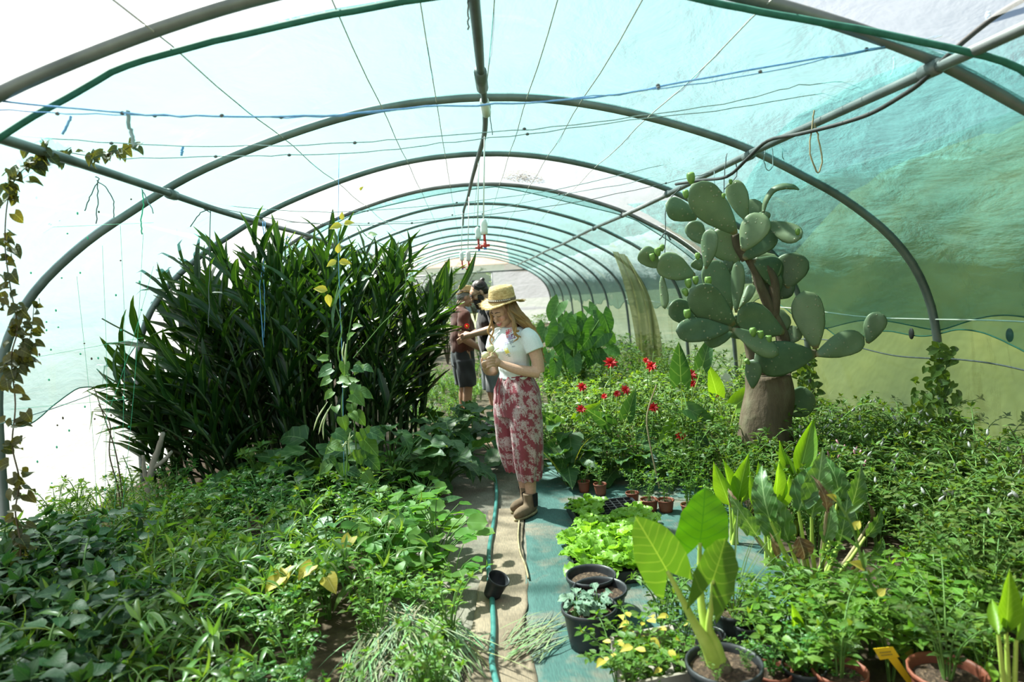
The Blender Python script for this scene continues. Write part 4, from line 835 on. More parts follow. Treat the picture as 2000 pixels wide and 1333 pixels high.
# green trellis netting with snips
tn = empty('trellis_net', (-2.6, 4.4, 0), 'fine green trellis netting hung in front of the sunlit film', 'netting'); t0 = np.array(tn.location)
for a, b, c, d in [(205,985,200,480),(240,860,235,440),(300,520,185,880),(195,1090,150,540),(216,1110,222,830),(232,1060,280,455),(212,1070,207,985)]:
    P = smoothpath([at(a, b, 4.3)-t0, at((a+c)/2+6, (b+d)/2, 4.3)-t0, at(c, d, 4.3)-t0], 6); MB().add(tube(P, .0011, 4, False)).build('strand', M['greennet'], tn)
for a, b, c, d in [(60,700,280,660),(80,445,300,435),(20,800,250,780),(150,1010,225,1000)]:
    MB().add(tube([at(a, b, 4.3)-t0, at(c, d, 4.3)-t0], .0011, 4, False)).build('strand', M['greennet'], tn)
for i in range(46):
    a, b = rnd(60, 290), rnd(380, 980); MB().add(ellipsoid(at(a, b, 4.3)-t0, (.006, .004, rnd(.004, .010)), 5, 4)).build('snip', M['greennet'] if random.random() < .6 else M['brownstem'], tn)

# ------------------------------------------------------------------ prickly pear
def padmesh(L, W, T, bendy=0.0, seed=0):
    nv, nu = 14, 14; V = []; Fc = []
    tt = np.linspace(0, 1, nv+1)**.9
    wp = np.interp(tt, [0, .06, .2, .4, .6, .78, .9, .97, 1], [.14, .28, .55, .85, 1, .96, .72, .42, 0.04])
    for i, t in enumerate(tt):
        for j in range(nu):
            a = 2*np.pi*j/nu; x = wp[i]*W/2*math.cos(a); z = T/2*math.sin(a)*min(1, wp[i]*1.4+.25)*(1 if i < nv else .1)
            y = t*L; an = bendy*t; V.append((x*(1+.03*math.sin(9*t+a*3+seed)), y*(1-.10*bendy*bendy*t) if bendy else y, z+(bendy*L*.5*t*t)+.006*math.sin(7*x/W+5*t+seed)))
    for i in range(nv):
        for j in range(nu): k = (j+1) % nu; Fc.append((i*nu+j, i*nu+k, (i+1)*nu+k, (i+1)*nu+j))
    Fc.append(tuple(range(nu))[::-1]); Fc.append(tuple(nv*nu+j for j in range(nu)))
    V = np.array(V); uv = np.stack([V[:, 0]/W*2, V[:, 1]/L], 1); return V, Fc, uv
def cactmat():
    m, nt, b = newmat('cactus_skin'); L = nt.links
    n = noise(nt, 5, 5, .6); oi = N(nt, 'ShaderNodeObjectInfo'); ad = N(nt, 'ShaderNodeMath', operation='MULTIPLY_ADD', i_1=.5); L.new(oi.outputs['Random'], ad.inputs[0]); L.new(n.outputs[0], ad.inputs[2])
    sb = N(nt, 'ShaderNodeMath', operation='SUBTRACT', i_1=.22); L.new(ad.outputs[0], sb.inputs[0])
    r = ramp(nt, sb.outputs[0], [(.2, (.050, .088, .044)), (.5, (.095, .145, .072)), (.8, (.155, .205, .10))])
    tc = N(nt, 'ShaderNodeTexCoord'); vo = N(nt, 'ShaderNodeTexVoronoi', i_Scale=26.0); L.new(tc.outputs['Object'], vo.inputs['Vector'])
    d = ramp(nt, vo.outputs['Distance'], [(.10, (1, 1, 1)), (.22, (0, 0, 0))])
    mx = N(nt, 'ShaderNodeMix', data_type='RGBA'); L.new(d.outputs[0], mx.inputs[0]); L.new(r.outputs[0], mx.inputs[6]); mx.inputs[7].default_value = (.26, .25, .15, 1)
    uv = N(nt, 'ShaderNodeUVMap', uv_map='UVMap'); sx = N(nt, 'ShaderNodeSeparateXYZ'); L.new(uv.outputs[0], sx.inputs[0])
    n2 = noise(nt, 7, 6, .7); mm = N(nt, 'ShaderNodeMath', operation='MULTIPLY_ADD', i_1=.5); L.new(n2.outputs[0], mm.inputs[0]); 
    ng = N(nt, 'ShaderNodeMath', operation='MULTIPLY', i_1=-2.2); L.new(sx.outputs[1], ng.inputs[0]); L.new(ng.outputs[0], mm.inputs[2])
    cork = ramp(nt, mm.outputs[0], [(.06, (0, 0, 0)), (.2, (1, 1, 1))])
    m2 = N(nt, 'ShaderNodeMix', data_type='RGBA'); L.new(cork.outputs[0], m2.inputs[0]); L.new(mx.outputs[2], m2.inputs[6]); m2.inputs[7].default_value = (.26, .20, .10, 1)
    L.new(m2.outputs[2], b.inputs['Base Color']); b.inputs['Roughness'].default_value = .48; bump(nt, b, d.outputs[0], .5, .006); return m
M['cactus'] = cactmat()
M['cfruit'] = mat_noise('cactus_fruit', [(.3, (.10, .20, .04)), (.7, (.22, .33, .07))], 22, .5, bstr=.5)
M['ctrunk'] = mat_noise('corky_trunk', [(.25, (.055, .04, .025)), (.5, (.115, .08, .05)), (.75, (.17, .15, .09))], 9, .85, detail=8, bstr=.8, bdist=.03, mapping=(1, 1, .5))
zp = lambda x, y: (1240+x/2.563, 310+y/2.563)
CY = 4.92; bx, by = zp(650, 1300); tb = at(bx, by, CY)
ca = empty('prickly_pear', (tb[0], CY, 0), 'tall old prickly pear cactus with many flat pads beside the side film', 'cactus'); ca0 = np.array(ca.location)
def zpt(x, y, dy=0.0): return at(*zp(x, y), CY+dy)
PADS = [(505,375,285,130,152,-.10,-.15,.2,1),(540,462,640,272,130,-.12,-.18,.3,1),(545,505,690,340,135,.02,.05,-.2,0),(665,320,838,412,95,.0,-.12,.2,0),(560,310,482,108,105,.10,.14,.9,0),(310,300,155,225,112,.10,.05,-.3,1),
 (355,552,385,350,85,-.16,-.22,.8,1),(515,530,405,355,150,.08,.10,.1,0),(350,430,272,318,92,.18,.2,.2,0),(300,585,108,512,122,-.15,-.2,.1,1),(118,545,32,455,88,-.2,-.24,.1,1),(135,580,150,755,44,-.14,-.16,1.2,0),
 (480,762,370,510,135,0,.05,-.4,0),(495,832,280,655,152,-.22,-.3,.15,1),(345,802,162,745,112,-.05,-.1,-.2,0),(482,850,202,865,112,-.25,-.32,.35,1),(490,872,345,920,80,-.12,-.16,.2,0),(505,772,522,512,66,-.2,-.24,1.0,1),(520,752,592,628,54,-.12,-.12,.9,0),
 (590,512,795,585,150,.05,.0,-.6,0),(760,555,728,705,112,.14,.16,.2,0),(745,872,515,765,152,-.02,-.06,-.3,0),(488,852,718,985,92,-.24,-.3,-.5,1),(905,975,602,1015,165,-.10,-.2,.25,0),(908,952,845,662,142,-.08,-.02,.1,0),(905,985,1152,890,118,-.10,-.16,.3,0),(1165,925,1225,768,92,-.16,-.2,.2,0),
 (590,1150,595,1005,75,-.22,-.25,.4,0),(715,1275,900,1185,145,.10,.2,-.3,0),(760,935,812,842,85,.05,.06,.2,0),(330,560,300,505,60,.1,.1,.3,0),(455,590,470,500,55,.1,.1,.3,0),(640,330,650,262,60,.06,.06,.3,0),(700,720,650,560,130,.12,.14,.2,0),(600,640,700,480,140,.10,.12,-.2,0),(770,650,800,470,150,.12,.1,.1,0),(640,900,745,760,140,.10,.12,.3,0),(430,710,485,560,100,.08,.1,.2,0),(560,340,600,200,100,.10,.12,.4,0),(470,480,420,330,100,.12,.14,.2,0),(560,900,470,800,120,.06,.06,.1,0)]
for i, (x0, y0, x1, y1, w, d0, d1, tl_, lit) in enumerate(PADS):
    a, b = zpt(x0, y0, d0), zpt(x1, y1, d1); L = np.linalg.norm(b-a); W = w/2.563*CY/F*1.1
    bend = {19: -.9, 3: .5}.get(i, rnd(-.12, .12)); me = MB().add(padmesh(L, W, min(.030, W*.6), bend, i)).mesh('pad', M['cactus'])
    n = nrm(np.array([-.35+rnd(-.15, .15)-(tl_ if tl_ < .6 else 0)*.6, -1, .25])) if tl_ < .7 else nrm(np.array([-.8, -.75, .1]))
    if tl_ >= .7: W = W
    lp(ca, 'pad', me, a, b-a, n)
# the curled strap pad at the top
P = smoothpath([zpt(642,270,-.12), zpt(655,215,-.13), zpt(690,160,-.15), zpt(740,140,-.18), zpt(790,142,-.2), zpt(822,156,-.22)], 6)
_t = tube(P-ca0, [.017, .030, .035, .037, .031, .009], 12, True, (1.0, .55)); MB().add(_t, uv=np.full((len(_t[0]), 2), .6)).build('pad', M['cactus'], ca)
# trunk and limbs
tp = smoothpath([zpt(650,1420), zpt(650,1300), zpt(670,1180), zpt(665,1080)], 6)-ca0
v, f = tube(tp, [.20, .185, .175, .16], 24); v[:, :2] *= (1+.05*np.sin(np.arctan2(v[:, 1], v[:, 0])*5+v[:, 2]*6))[:, None]; MB().add((v, f)).build('trunk', M['ctrunk'], ca)
for pts, rr in [([(640,1110),(600,1000),(560,900),(500,845)], [.10, .06, .034, .025]), ([(665,1100),(720,980),(740,900),(690,780),(650,690),(620,620),(600,560),(560,490)], [.11, .065, .05, .042, .038, .034, .03, .026]), ([(700,1080),(770,1010),(840,990),(905,975)], [.10, .07, .05, .03]), ([(690,800),(700,700),(690,600),(650,540)], [.045, .04, .036, .03]), ([(560,500),(520,440),(500,380)], [.045, .04, .03])]:
    MB().add(tube(smoothpath([zpt(x, y, .06) for x, y in pts], 5)-ca0, rr, 12)).build('limb', M['ctrunk'], ca)
fm = MB().add(lathe([(0, 0), (.010, .002), (.019, .018), (.023, .036), (.022, .052), (.017, .062), (.012, .058), (0, .056)], 12)).mesh('fruit', M['cfruit'])
for x, y, dx, dy, s in [(285,128,-.1,-1,1.35),(258,200,-.1,-1,1.0),(272,650,-.15,-1,1.15),(305,632,0,-1,1.0),(262,690,-.4,-1,1.0),(368,640,0,-1,1.15),(265,805,-.05,-1,1.2),(593,895,-.05,-1,1.15),(629,908,0,-1,1.1),(668,932,.05,-1,1.1),(815,385,0,-1,.8),(315,508,0,-1,.85),(92,515,-.2,-1,.95),(118,490,-.1,-1,1.05),(135,465,.1,-1,.8),(575,1030,-.5,-.6,.8),(480,130,0,-1,.6),(445,200,0,-1,.6)]:
    p = zpt(x, y, -.26); o = bpy.data.objects.new('fruit', fm); COL.objects.link(o); o.parent = ca; d = Vector((dx, 0, -dy)).normalized()
    o.matrix_local = Matrix.Translation(Vector(p)-ca.location) @ d.to_track_quat('Z', 'Y').to_matrix().to_4x4() @ Matrix.Scale(s*.95, 4)
# ------------------------------------------------------------------ pots and trays
def pot(name, p, r, h, mat, label, cat='pot', soil=.82, group=None, n=24, tilt=None):
    o = empty(name, p, label, cat, group)
    b = MB(); t = .006; rb = r*.76
    b.add(lathe([(0, .004), (rb, .0), (rb+.2*(r-rb), h*.2), (r*.95, h*.86), (r*.96, h*.88), (r*1.03, h*.885), (r*1.04, h), (r*.985, h), (r*.95, h*.93), (r*.92, h*.85), (rb*.97, h*.1), (0, h*.1)], n)); b.build('pot_body', mat, o)
    if soil:
        rr = rb+(r*.93-rb)*soil; k = 8; V = []; rings = np.linspace(0, rr, 6)
        s = MB(); s.add(lathe([(q, h*soil+.006*math.sin(q*170)-(.01 if q > rr*.9 else 0)) for q in rings], n)); s.build('soil', M['potsoil'], o)
    if tilt: o.rotation_euler = tilt
    return o
def rimpot(name, px, py, z, wpx, mat, label, **kw):
    p = gnd(px, py, z); r = wpx/2*np.linalg.norm(p-np.array([0, 0, CAMH]))/F*.97
    return pot(name, (p[0], p[1], .012), r, z-.012, mat, label, **kw), p, r
o1, kp, kr = rimpot('plant_pot', 1150, 1183, .20, 101, M['potblack'], 'black plastic pot with a grey-green kale, nearest of the three by the lettuces', group='black pots by the lettuce trays')
rimpot('plant_pot', 1171, 1149, .19, 100, M['potblack'], 'black plastic pot of bare soil, squeezed between two others by the lettuces', group='black pots by the lettuce trays')
rimpot('plant_pot', 1154, 1122, .19, 92, M['potblack'], 'black plastic pot of bare soil touching the lettuce tray', group='black pots by the lettuce trays')
km = [MB().add(leaf(.06, .05, 'spoon', 7, 2, dr, .1, .14, 3, 0, 0, i)).mesh('kale_leaf', M['kale']) for i, dr in enumerate((.9, 1.4, .5))]
for dx, dy, s_, lab in ((-.055, .0, 1.15, 'grey-green kale in the black pot, larger one'), (.045, .02, 1.0, 'grey-green kale in the black pot, smaller one')):
    lv = []
    for i in range(22):
        a = rnd(0, 6.28); q = rnd(.1, 1); d = np.array([math.cos(a), math.sin(a), 0]); lv.append((np.array([kp[0]+dx, kp[1]+dy, .17])+d*.035*q+[0, 0, rnd(.01, .075)], d+[0, 0, rnd(.1, .9)], (0, -.3, 1), s_*rnd(.6, 1.0), i))
    bigplant('kale_plant', (kp[0]+dx, kp[1]+dy, .165), lab, 'kale', km, lv, M['stem'], .003, 'kale seedlings in the black pot', nseg=2)
# small tipped pot by the hose
tpp = gnd(972, 1172, 0); pot('small_pot', (tpp[0]-.03, tpp[1], .03), .058, .115, M['potblack'], 'small empty black pot tipped against the hose', soil=0, tilt=(.25, .42, 0))
# lettuce trays
def tray(c, w, l, nx, ny, rz, label):
    o = empty('seed_tray', (c[0], c[1], .018), label, 'seed tray', 'black seed trays on the ground cloth', rz); h = .055
    b = MB(); t = .005
    for i in range(nx+1): x = -w/2+w*i/nx; b.add(boxvf((x-t/2, -l/2, 0), (x+t/2, l/2, h)))
    for j in range(ny+1): y = -l/2+l*j/ny; b.add(boxvf((-w/2, y-t/2, 0), (w/2, y+t/2, h-.0015)))
    tag(b.build('cell_walls', M['potblack'], o, False), kind='stuff')
    MB().add(boxvf((-w/2, -l/2, .0), (w/2, l/2, .022))).build('tray_soil', M['potsoil'], o, False)
    r = MB(); 
    for q in ((-w/2-.012, -l/2-.012, w/2+.012, -l/2), (-w/2-.012, l/2, w/2+.012, l/2+.012), (-w/2-.012, -l/2, -w/2, l/2), (w/2, -l/2, w/2+.012, l/2)): r.add(boxvf((q[0], q[1], .0), (q[2], q[3], h+.004)))
    r.build('rim', M['potblack'], o, False); return o
trA, trB = gnd(1193, 1012, .05), gnd(1192, 1085, .05)
tray(trA, .46, .62, 9, 12, .06, 'black seed tray with bare cells at its far end'); tray(trB, .46, .60, 9, 12, -.04, 'black seed tray fully covered by lettuces, nearer the pots')
lm = [MB().add(leaf(.115, .095, 'frill', 8, 2, dr, .16, .13, 3.2, 0, tw, i*1.1), col=(1, 1, 1)).mesh('lettuce_leaf', M['lettuce']) for i, (dr, tw) in enumerate([(.7, 0), (1.0, .2), (.4, -.2), (1.3, .1)])]
def lettuce(x, y, s, lab, grp):
    lv = []
    for i in range(9):
        a = i*2.4+rnd(-.3, .3); e = rnd(.35, 1.05) if i < 6 else rnd(1.0, 1.4); d = np.array([math.cos(a)*math.cos(e), math.sin(a)*math.cos(e), math.sin(e)])
        lv.append((np.array([x, y, .068])+d*.012, d, np.array([0, 0, 1.2])-d*.3, s*rnd(.75, 1.1)*(1 if i < 6 else .75), random.randrange(4)))
    o = empty('lettuce', (x, y, .06), lab, 'lettuce', grp)
    for p, d, n, s_, mi in lv: lp(o, 'leaf', lm[mi], p, d, n, s_)
for j in range(6):
    for i in range(5): lettuce(trB[0]-.19+i*.095+rnd(-.015, .015), trB[1]-.25+j*.10+rnd(-.015, .015), rnd(.85, 1.1), 'bright lime lettuce seedling in the fully planted tray', 'lettuces in the nearer tray')
for i, j in [(0,0),(1,0),(2,0),(3,0),(4,0),(0,1),(1,1),(2,1),(3,1),(4,1),(3,2),(4,2),(0,2),(0,3),(1,3),(0,4),(1,4),(0,5),(1,5),(4,3)]:
    lettuce(trA[0]-.19+i*.095+rnd(-.015, .015), trA[1]-.26+j*.10+rnd(-.015, .015), rnd(.7, .95), 'bright lime lettuce seedling in the tray with bare cells', 'lettuces in the farther tray')

# small terracotta plastic pots behind the trays
for px, py, w, kd, lab in [(1268,975,34,'seedling','terracotta plastic pot with a seedling right behind the lettuces'),(1300,976,32,'seedling','terracotta plastic pot with a seedling, next behind the lettuces'),(1172,945,26,'seedling','small terracotta pot at the edge of the dahlia bed'),(1326,905,36,'tuft','terracotta pot with dry drooping leaves in front of the dahlias'),(1235,962,26,'seedling','small terracotta pot half hidden by seedlings'),(1345,985,30,'quick','terracotta pot under the tall chard'),(1140,940,24,'seedling','small terracotta pot nearest the woman boots')]:
    o, p, r = rimpot('terracotta_pot', px, py, .10, w, M['potred'], lab, group='terracotta plastic pots behind the trays', n=16)
    put('pot_seedling', kd, (p[0], p[1], .085), lab.replace('terracotta plastic pot with a seedling', 'green seedling in the terracotta pot').replace('small terracotta pot', 'seedling in the small pot').replace('terracotta pot with', 'tuft with').replace('terracotta pot under', 'seedling in the pot under'), 'seedling', 'seedlings in terracotta pots', rnd(.8, 1.1))

# ------------------------------------------------------------------ elephant ear in its pot, foreground
eo, ep, er = rimpot('plant_pot', 1414, 1293, .26, 128, M['potblack'], 'large black pot holding the elephant ear, at the front', soil=.9)
el = empty('elephant_ear', (ep[0], ep[1], .23), 'big elephant ear plant with three broad leaves in the black pot at the front', 'elephant ear'); e0 = np.array(el.location)
EY = ep[1]
z7 = lambda x, y: (1060+x/3.48, 950+y/3.48)
def ept(x, y, dy=0.0): return at(*z7(x, y), EY+dy)
def earleaf(name, ax, ay, tx, ty, wz, d0, d1, n, mat, droop, lobe=.34):
    a, b = ept(ax, ay, d0), ept(tx, ty, d1); L = np.linalg.norm(b-a); W = wz/3.48*EY/F*1.05
    me = MB().add(leaf(L*1.04, W, 'ear', 14, 4, droop, .06, .025, 3.5, lobe)).mesh('leaf', mat); lp(el, 'leaf', me, a, b-a, n); return a
a1 = earleaf('leaf', 1068, 385, 1120, 38, 385, .05, .02, (.1, -1, .25), M['ear'], .25)
a2 = earleaf('leaf', 845, 575, 672, 262, 340, -.03, -.16, (-.15, -1, .45), M['ear_under'], .25, .40)
a3 = earleaf('leaf', 1155, 640, 1252, 368, 350, -.08, -.04, (.35, -1, .1), M['ear_under'], .15, .85)
def petiole(pts, rr): MB().add(tube(smoothpath(pts, 6)-e0, rr, 10)).build('petiole', M['palestem'], el)
petiole([ept(1180, 1215), ept(1120, 1080, -.01), ept(1030, 930, -.02), ept(935, 745, -.03), a2], [.034, .026, .016, .011, .008])
petiole([ept(1195, 1215), ept(1165, 1080), ept(1130, 960, -.01), ept(1150, 780, -.04), a3], [.034, .026, .013, .009, .007])
petiole([ept(1185, 1200, .01), ept(1140, 1050, .02), ept(1085, 850, .04), ept(1068, 600, .06), a1], [.03, .022, .015, .010, .007])
MB().add(lathe([(0, -.03), (.04, -.02), (.045, .01), (.032, .04), (0, .05)], 14, cx=ept(1200, 1235)[0]-e0[0], cy=ept(1200, 1235)[1]-e0[1])).build('corm', M['ctrunk'], el)
for i in range(4):
    a = rnd(0, 6.28); put('pot_weed', 'seedling', (ep[0]+.08*math.cos(a), ep[1]+.08*math.sin(a)-.02, .235), 'tiny weed sprouting in the elephant ear pot', 'weed', 'tiny weeds in the elephant ear pot', .35)
# dark pots around it
for px, py, z, w, m_, kd, s_, lab, lab2 in [(1340,1255,.16,60,'potblack','seedling',1.0,'black pot with sprouts beside the elephant ear pot','narrow-leaved sprouts in the pot beside the elephant ear'),(1432,1190,.20,74,'potblack','sedge',.9,'black pot of yellowing fine stalks behind the elephant ear','clump of fine yellowing stalks in the black pot'),(1462,1215,.17,60,'potblack','quick',.7,'square-looking black pot with small weeds','small weeds in the dark pot by the stalk clump'),(1500,1245,.16,58,'potblack','quick',.8,'black pot with a yellow-tipped weed','yellow-tipped weed in the black pot'),(1385,1238,.15,56,'potblack','seedling',.9,'black pot just behind the elephant ear stem','grey-green sprouts behind the elephant ear stem'),
        (1508,1308,.15,66,'potred','basil',.55,'terracotta pot by the canna shoots at the front','small weeds in the front terracotta pot'),(1640,1308,.17,86,'potred','weed',.8,'terracotta pot in the middle of the front row','small bushy weed in the middle front pot'),(1850,1310,.18,110,'potred','herb',.9,'wide terracotta pot beside the yellow tag','herb in the wide pot beside the yellow tag'),(1570,1300,.16,70,'potblack','basil',.6,'black pot under the canna shoots','weeds under the canna shoots')]:
    o, p, r = rimpot('plant_pot', px, py, z, w, M[m_], lab, group='pots in the front row', n=18); put('pot_plant', kd, (p[0], p[1], z*.8), lab2, 'plant', 'plants in the front pots', s_)
# grey-green sprouts left of the ear
for i, (px, py) in enumerate([(1290, 1215), (1315, 1200), (1300, 1235), (1335, 1215)]):
    p = gnd(px, py, .02); put('fine_weed', 'seedling', p, 'feathery grey-green sprout beside the wooden crate', 'weed', 'feathery sprouts beside the crate', rnd(1.2, 1.6))

# ------------------------------------------------------------------ canna, chard, potato on the cactus side
cn = [MB().add(leaf(.36, .13, 'lance', 9, 2, dr, .30, .04, 2.5, 0, tw, i)).mesh('canna_leaf', M['canna']) for i, (dr, tw) in enumerate([(.1, .3), (.25, -.3), (.4, .1)])]
def canna(base, Y, items, label, s0=1.0, mats=cn):
    b = at(*base, Y); o = empty('canna_plant', (b[0], Y, .01), label, 'canna', 'bright cannas on the cactus side'); b0_ = np.array(o.location)
    for x0, y0, x1, y1, n in items:
        p, q = at(x0, y0, Y+rnd(-.05, .05)), at(x1, y1, Y+rnd(-.08, .08)); L = np.linalg.norm(q-p)
        MB().add(tube(smoothpath([np.array([rnd(-.02, .02), rnd(-.02, .02), 0]), (p-b0_)*np.array([.6, .6, .5]), p-b0_], 4), [.012, .009, .006], 6, False)).build('stalk', M['palestem'], o)
        lp(o, 'leaf', random.choice(mats), p, q-p, n, L/.36, L/.36*rnd(.8, 1.1))
canna((1555, 1010), 4.0, [(1548,935,1522,862,(-.8,-.8,.2)),(1562,930,1588,815,(-.5,-.9,.2)),(1572,930,1600,850,(-.9,-.6,.1)),(1550,940,1530,880,(.4,-.9,.3)),(1545,960,1510,905,(-.6,-.8,.3))], 'bright canna with upright rolled leaves, the tallest before the cactus')
canna((1430, 1010), 3.95, [(1425,985,1393,908,(-.5,-.9,.3)),(1432,985,1418,900,(.2,-1,.3)),(1442,975,1458,888,(-.7,-.8,.2)),(1440,980,1400,950,(-.2,-.8,.6)),(1448,980,1470,920,(.4,-.9,.3))], 'bright canna with spread leaves next to the elephant ear')
canna((1500, 1040), 3.6, [(1500,985,1480,905,(-.5,-.9,.2)),(1512,990,1525,900,(.3,-.9,.2)),(1490,1000,1462,930,(-.6,-.8,.3)),(1520,1000,1545,930,(.5,-.8,.3))], 'smaller bright canna between the two taller ones')
canna((1545, 1300), 2.55, [(1555,1245,1550,1185,(-.1,-1,.2)),(1545,1280,1535,1240,(-.5,-.9,.2)),(1570,1290,1600,1240,(.5,-.8,.3)),(1555,1300,1570,1240,(-.3,-.9,.3))], 'low canna shoots in the front row of pots')
canna((1975, 1300), 2.1, [(1965,1230,1975,1115,(-.3,-1,.2)),(1950,1240,1935,1160,(-.6,-.8,.2)),(1985,1250,2010,1150,(.2,-1,.2)),(1940,1333,1930,1290,(-.3,-1,.3))], 'bright blurred canna at the edge of the front row')
ch = [MB().add(leaf(.40, .175, 'ovate', 14, 3, dr, .12, .13, 5, 0, tw, i)).mesh('chard_leaf', M['chard']) for i, (dr, tw) in enumerate([(.5, .2), (1.2, -.2), (1.7, .1), (.8, .3)])]
wi = [MB().add(leaf(.32, .17, 'ovate', 11, 3, dr, .15, .10, 4, 0, .2, i)).mesh('withered_leaf', M['withered']) for i, dr in enumerate((1.2, 1.9))]
hb = gnd(1590, 1170, 0); HY = 3.15
hr = empty('horseradish_plant', (at(1590, 1150, HY)[0], HY, .01), 'large crinkled horseradish with upright and withered leaves', 'horseradish'); h0 = np.array(hr.location)
for x0, y0, x1, y1, n, wz, mats in [(1560,1000,1590,900,(-.5,-.8,.5),1,ch),(1585,1010,1610,905,(-.2,-1,.4),1,ch),(1655,1010,1690,930,(.1,-1,.3),.9,ch),(1505,1020,1475,935,(-.6,-.8,.4),.9,ch),(1520,1060,1490,975,(-.3,-1,.4),.9,ch),(1690,1050,1735,1010,(.3,-.9,.5),.9,ch),(1635,985,1655,895,(.2,-1,.2),.9,ch),(1540,1060,1520,970,(.1,-1,.3),.9,ch),(1640,1060,1660,985,(-.3,-.9,.5),1,ch),(1700,1090,1740,1060,(.2,-.9,.5),.8,ch),(1480,1050,1440,990,(-.4,-.9,.4),.8,ch),(1610,1060,1630,1000,(-.2,-.9,.6),.9,ch),
        (1560,1050,1585,1115,(-.3,-.9,.5),1.3,wi),(1615,1000,1620,930,(.3,-.9,.2),.7,wi),(1440,1000,1425,960,(-.3,-.9,.2),.6,wi),(1700,1020,1715,985,(.3,-.9,.2),.5,wi),(1520,1090,1512,1050,(-.2,-1,.2),.5,wi),(1660,1130,1680,1100,(0,-.9,.4),.5,wi)]:
    dd_ = rnd(-.18, .12); p, q = at(x0, y0, HY+dd_), at(x1, y1, HY+dd_-.05); L = np.linalg.norm(q-p)*1.15
    MB().add(tube(smoothpath([np.array([rnd(-.05, .05), rnd(-.05, .05), 0]), (p-h0)*np.array([.6, .6, .55]), p-h0], 4), [.013, .010, .007], 6, False)).build('stalk', M['palestem'] if mats is ch else M['drystem'], hr)
    lp(hr, 'leaf', random.choice(mats), p, q-p, n, L/.38, L/.38*wz)
for x, y in jitter(1.15, 2.1, 2.5, 3.0, .19):
    px, py = proj((x, y, .2))
    if px < 1480: continue
    put('potato_plant', 'potato', (x, y, .02), 'pale oval-leaved potato plant below the horseradish*', 'potato plant', 'potato plants below the horseradish', rnd(.65, .9))
for x, y in jitter(1.75, 2.4, 2.8, 4.6, .2):
    px, py = proj((x, y, .2))
    if px < 1740: continue
    put('herb_plant', 'herb', (x, y, .02), 'small-leaved herb beside the potatoes*', 'herb', 'herbs beside the potatoes', rnd(.55, .75))
for px, py, kd, s_ in [(1490,1275,'weed',.6),(1530,1260,'potato',.6),(1600,1275,'weed',.7),(1590,1250,'potato',.65),(1660,1255,'potato',.7),(1790,1260,'weed',.8),(1820,1240,'quick',.9),(1470,1290,'quick',.6),(1620,1330,'basil',.6),(1900,1280,'weed',.9),(1930,1320,'quick',.9),(1545,1325,'weed',.5)]:
    g = gnd(px, py+35, .02); put('front_weed', kd, g, 'leafy weed between the front row pots*', 'weed', 'weeds between the front pots', s_)
# white flower spikes in the herb mass
SPK = MB().add(lathe([(0, 0), (.009, .006), (.012, .02), (.009, .04), (.004, .055), (0, .06)], 7)).mesh('flower_spike', mat_noise('white_bloom', [(.3, (.24, .25, .22)), (.7, (.46, .46, .43))], 60, .8, bstr=.6))
SPR = MB().add(lathe([(0, 0), (.005, .006), (.006, .02), (.005, .035), (0, .04)], 6)).mesh('flower_spike', mat_noise('pink_bloom', [(.3, (.52, .20, .26)), (.7, (.68, .36, .42))], 60, .8))
for i in range(110):
    p = np.array([rnd(2.0, 3.1), rnd(2.9, 4.9), 0]); p[2] = .40+.14*(p[0]-2.0)+rnd(.02, .10)
    o = tag(obj('flower_spike', SPK), 'small white flower spike standing out of the herb mass', 'flower', 'white flower spikes in the herbs'); o.location = p; o.rotation_euler = (rnd(-.8, .8), rnd(-.8, .8), 0); s_ = rnd(.35, .75); o.scale = (s_, s_, s_)
for i in range(14):
    px, py = rnd(1600, 1730), rnd(865, 940); p = at(px, py, 4.1+rnd(-.2, .2)); o = tag(obj('flower_spike', SPR), 'small pink flower spike behind the tall canna', 'flower', 'pink flower spikes behind the canna'); o.location = p; o.rotation_euler = (rnd(-.4, .4), rnd(-.4, .4), 0)
for x, y in jitter(1.9, 3.0, 4.0, 5.2, .22):
    px, py = proj((x, y, .3))
    if px < 1500: continue
    put('herb_plant', 'herb', (x, y, .02), 'small-leaved herb behind the horseradish*', 'herb', 'herbs behind the horseradish', rnd(.8, 1.1))
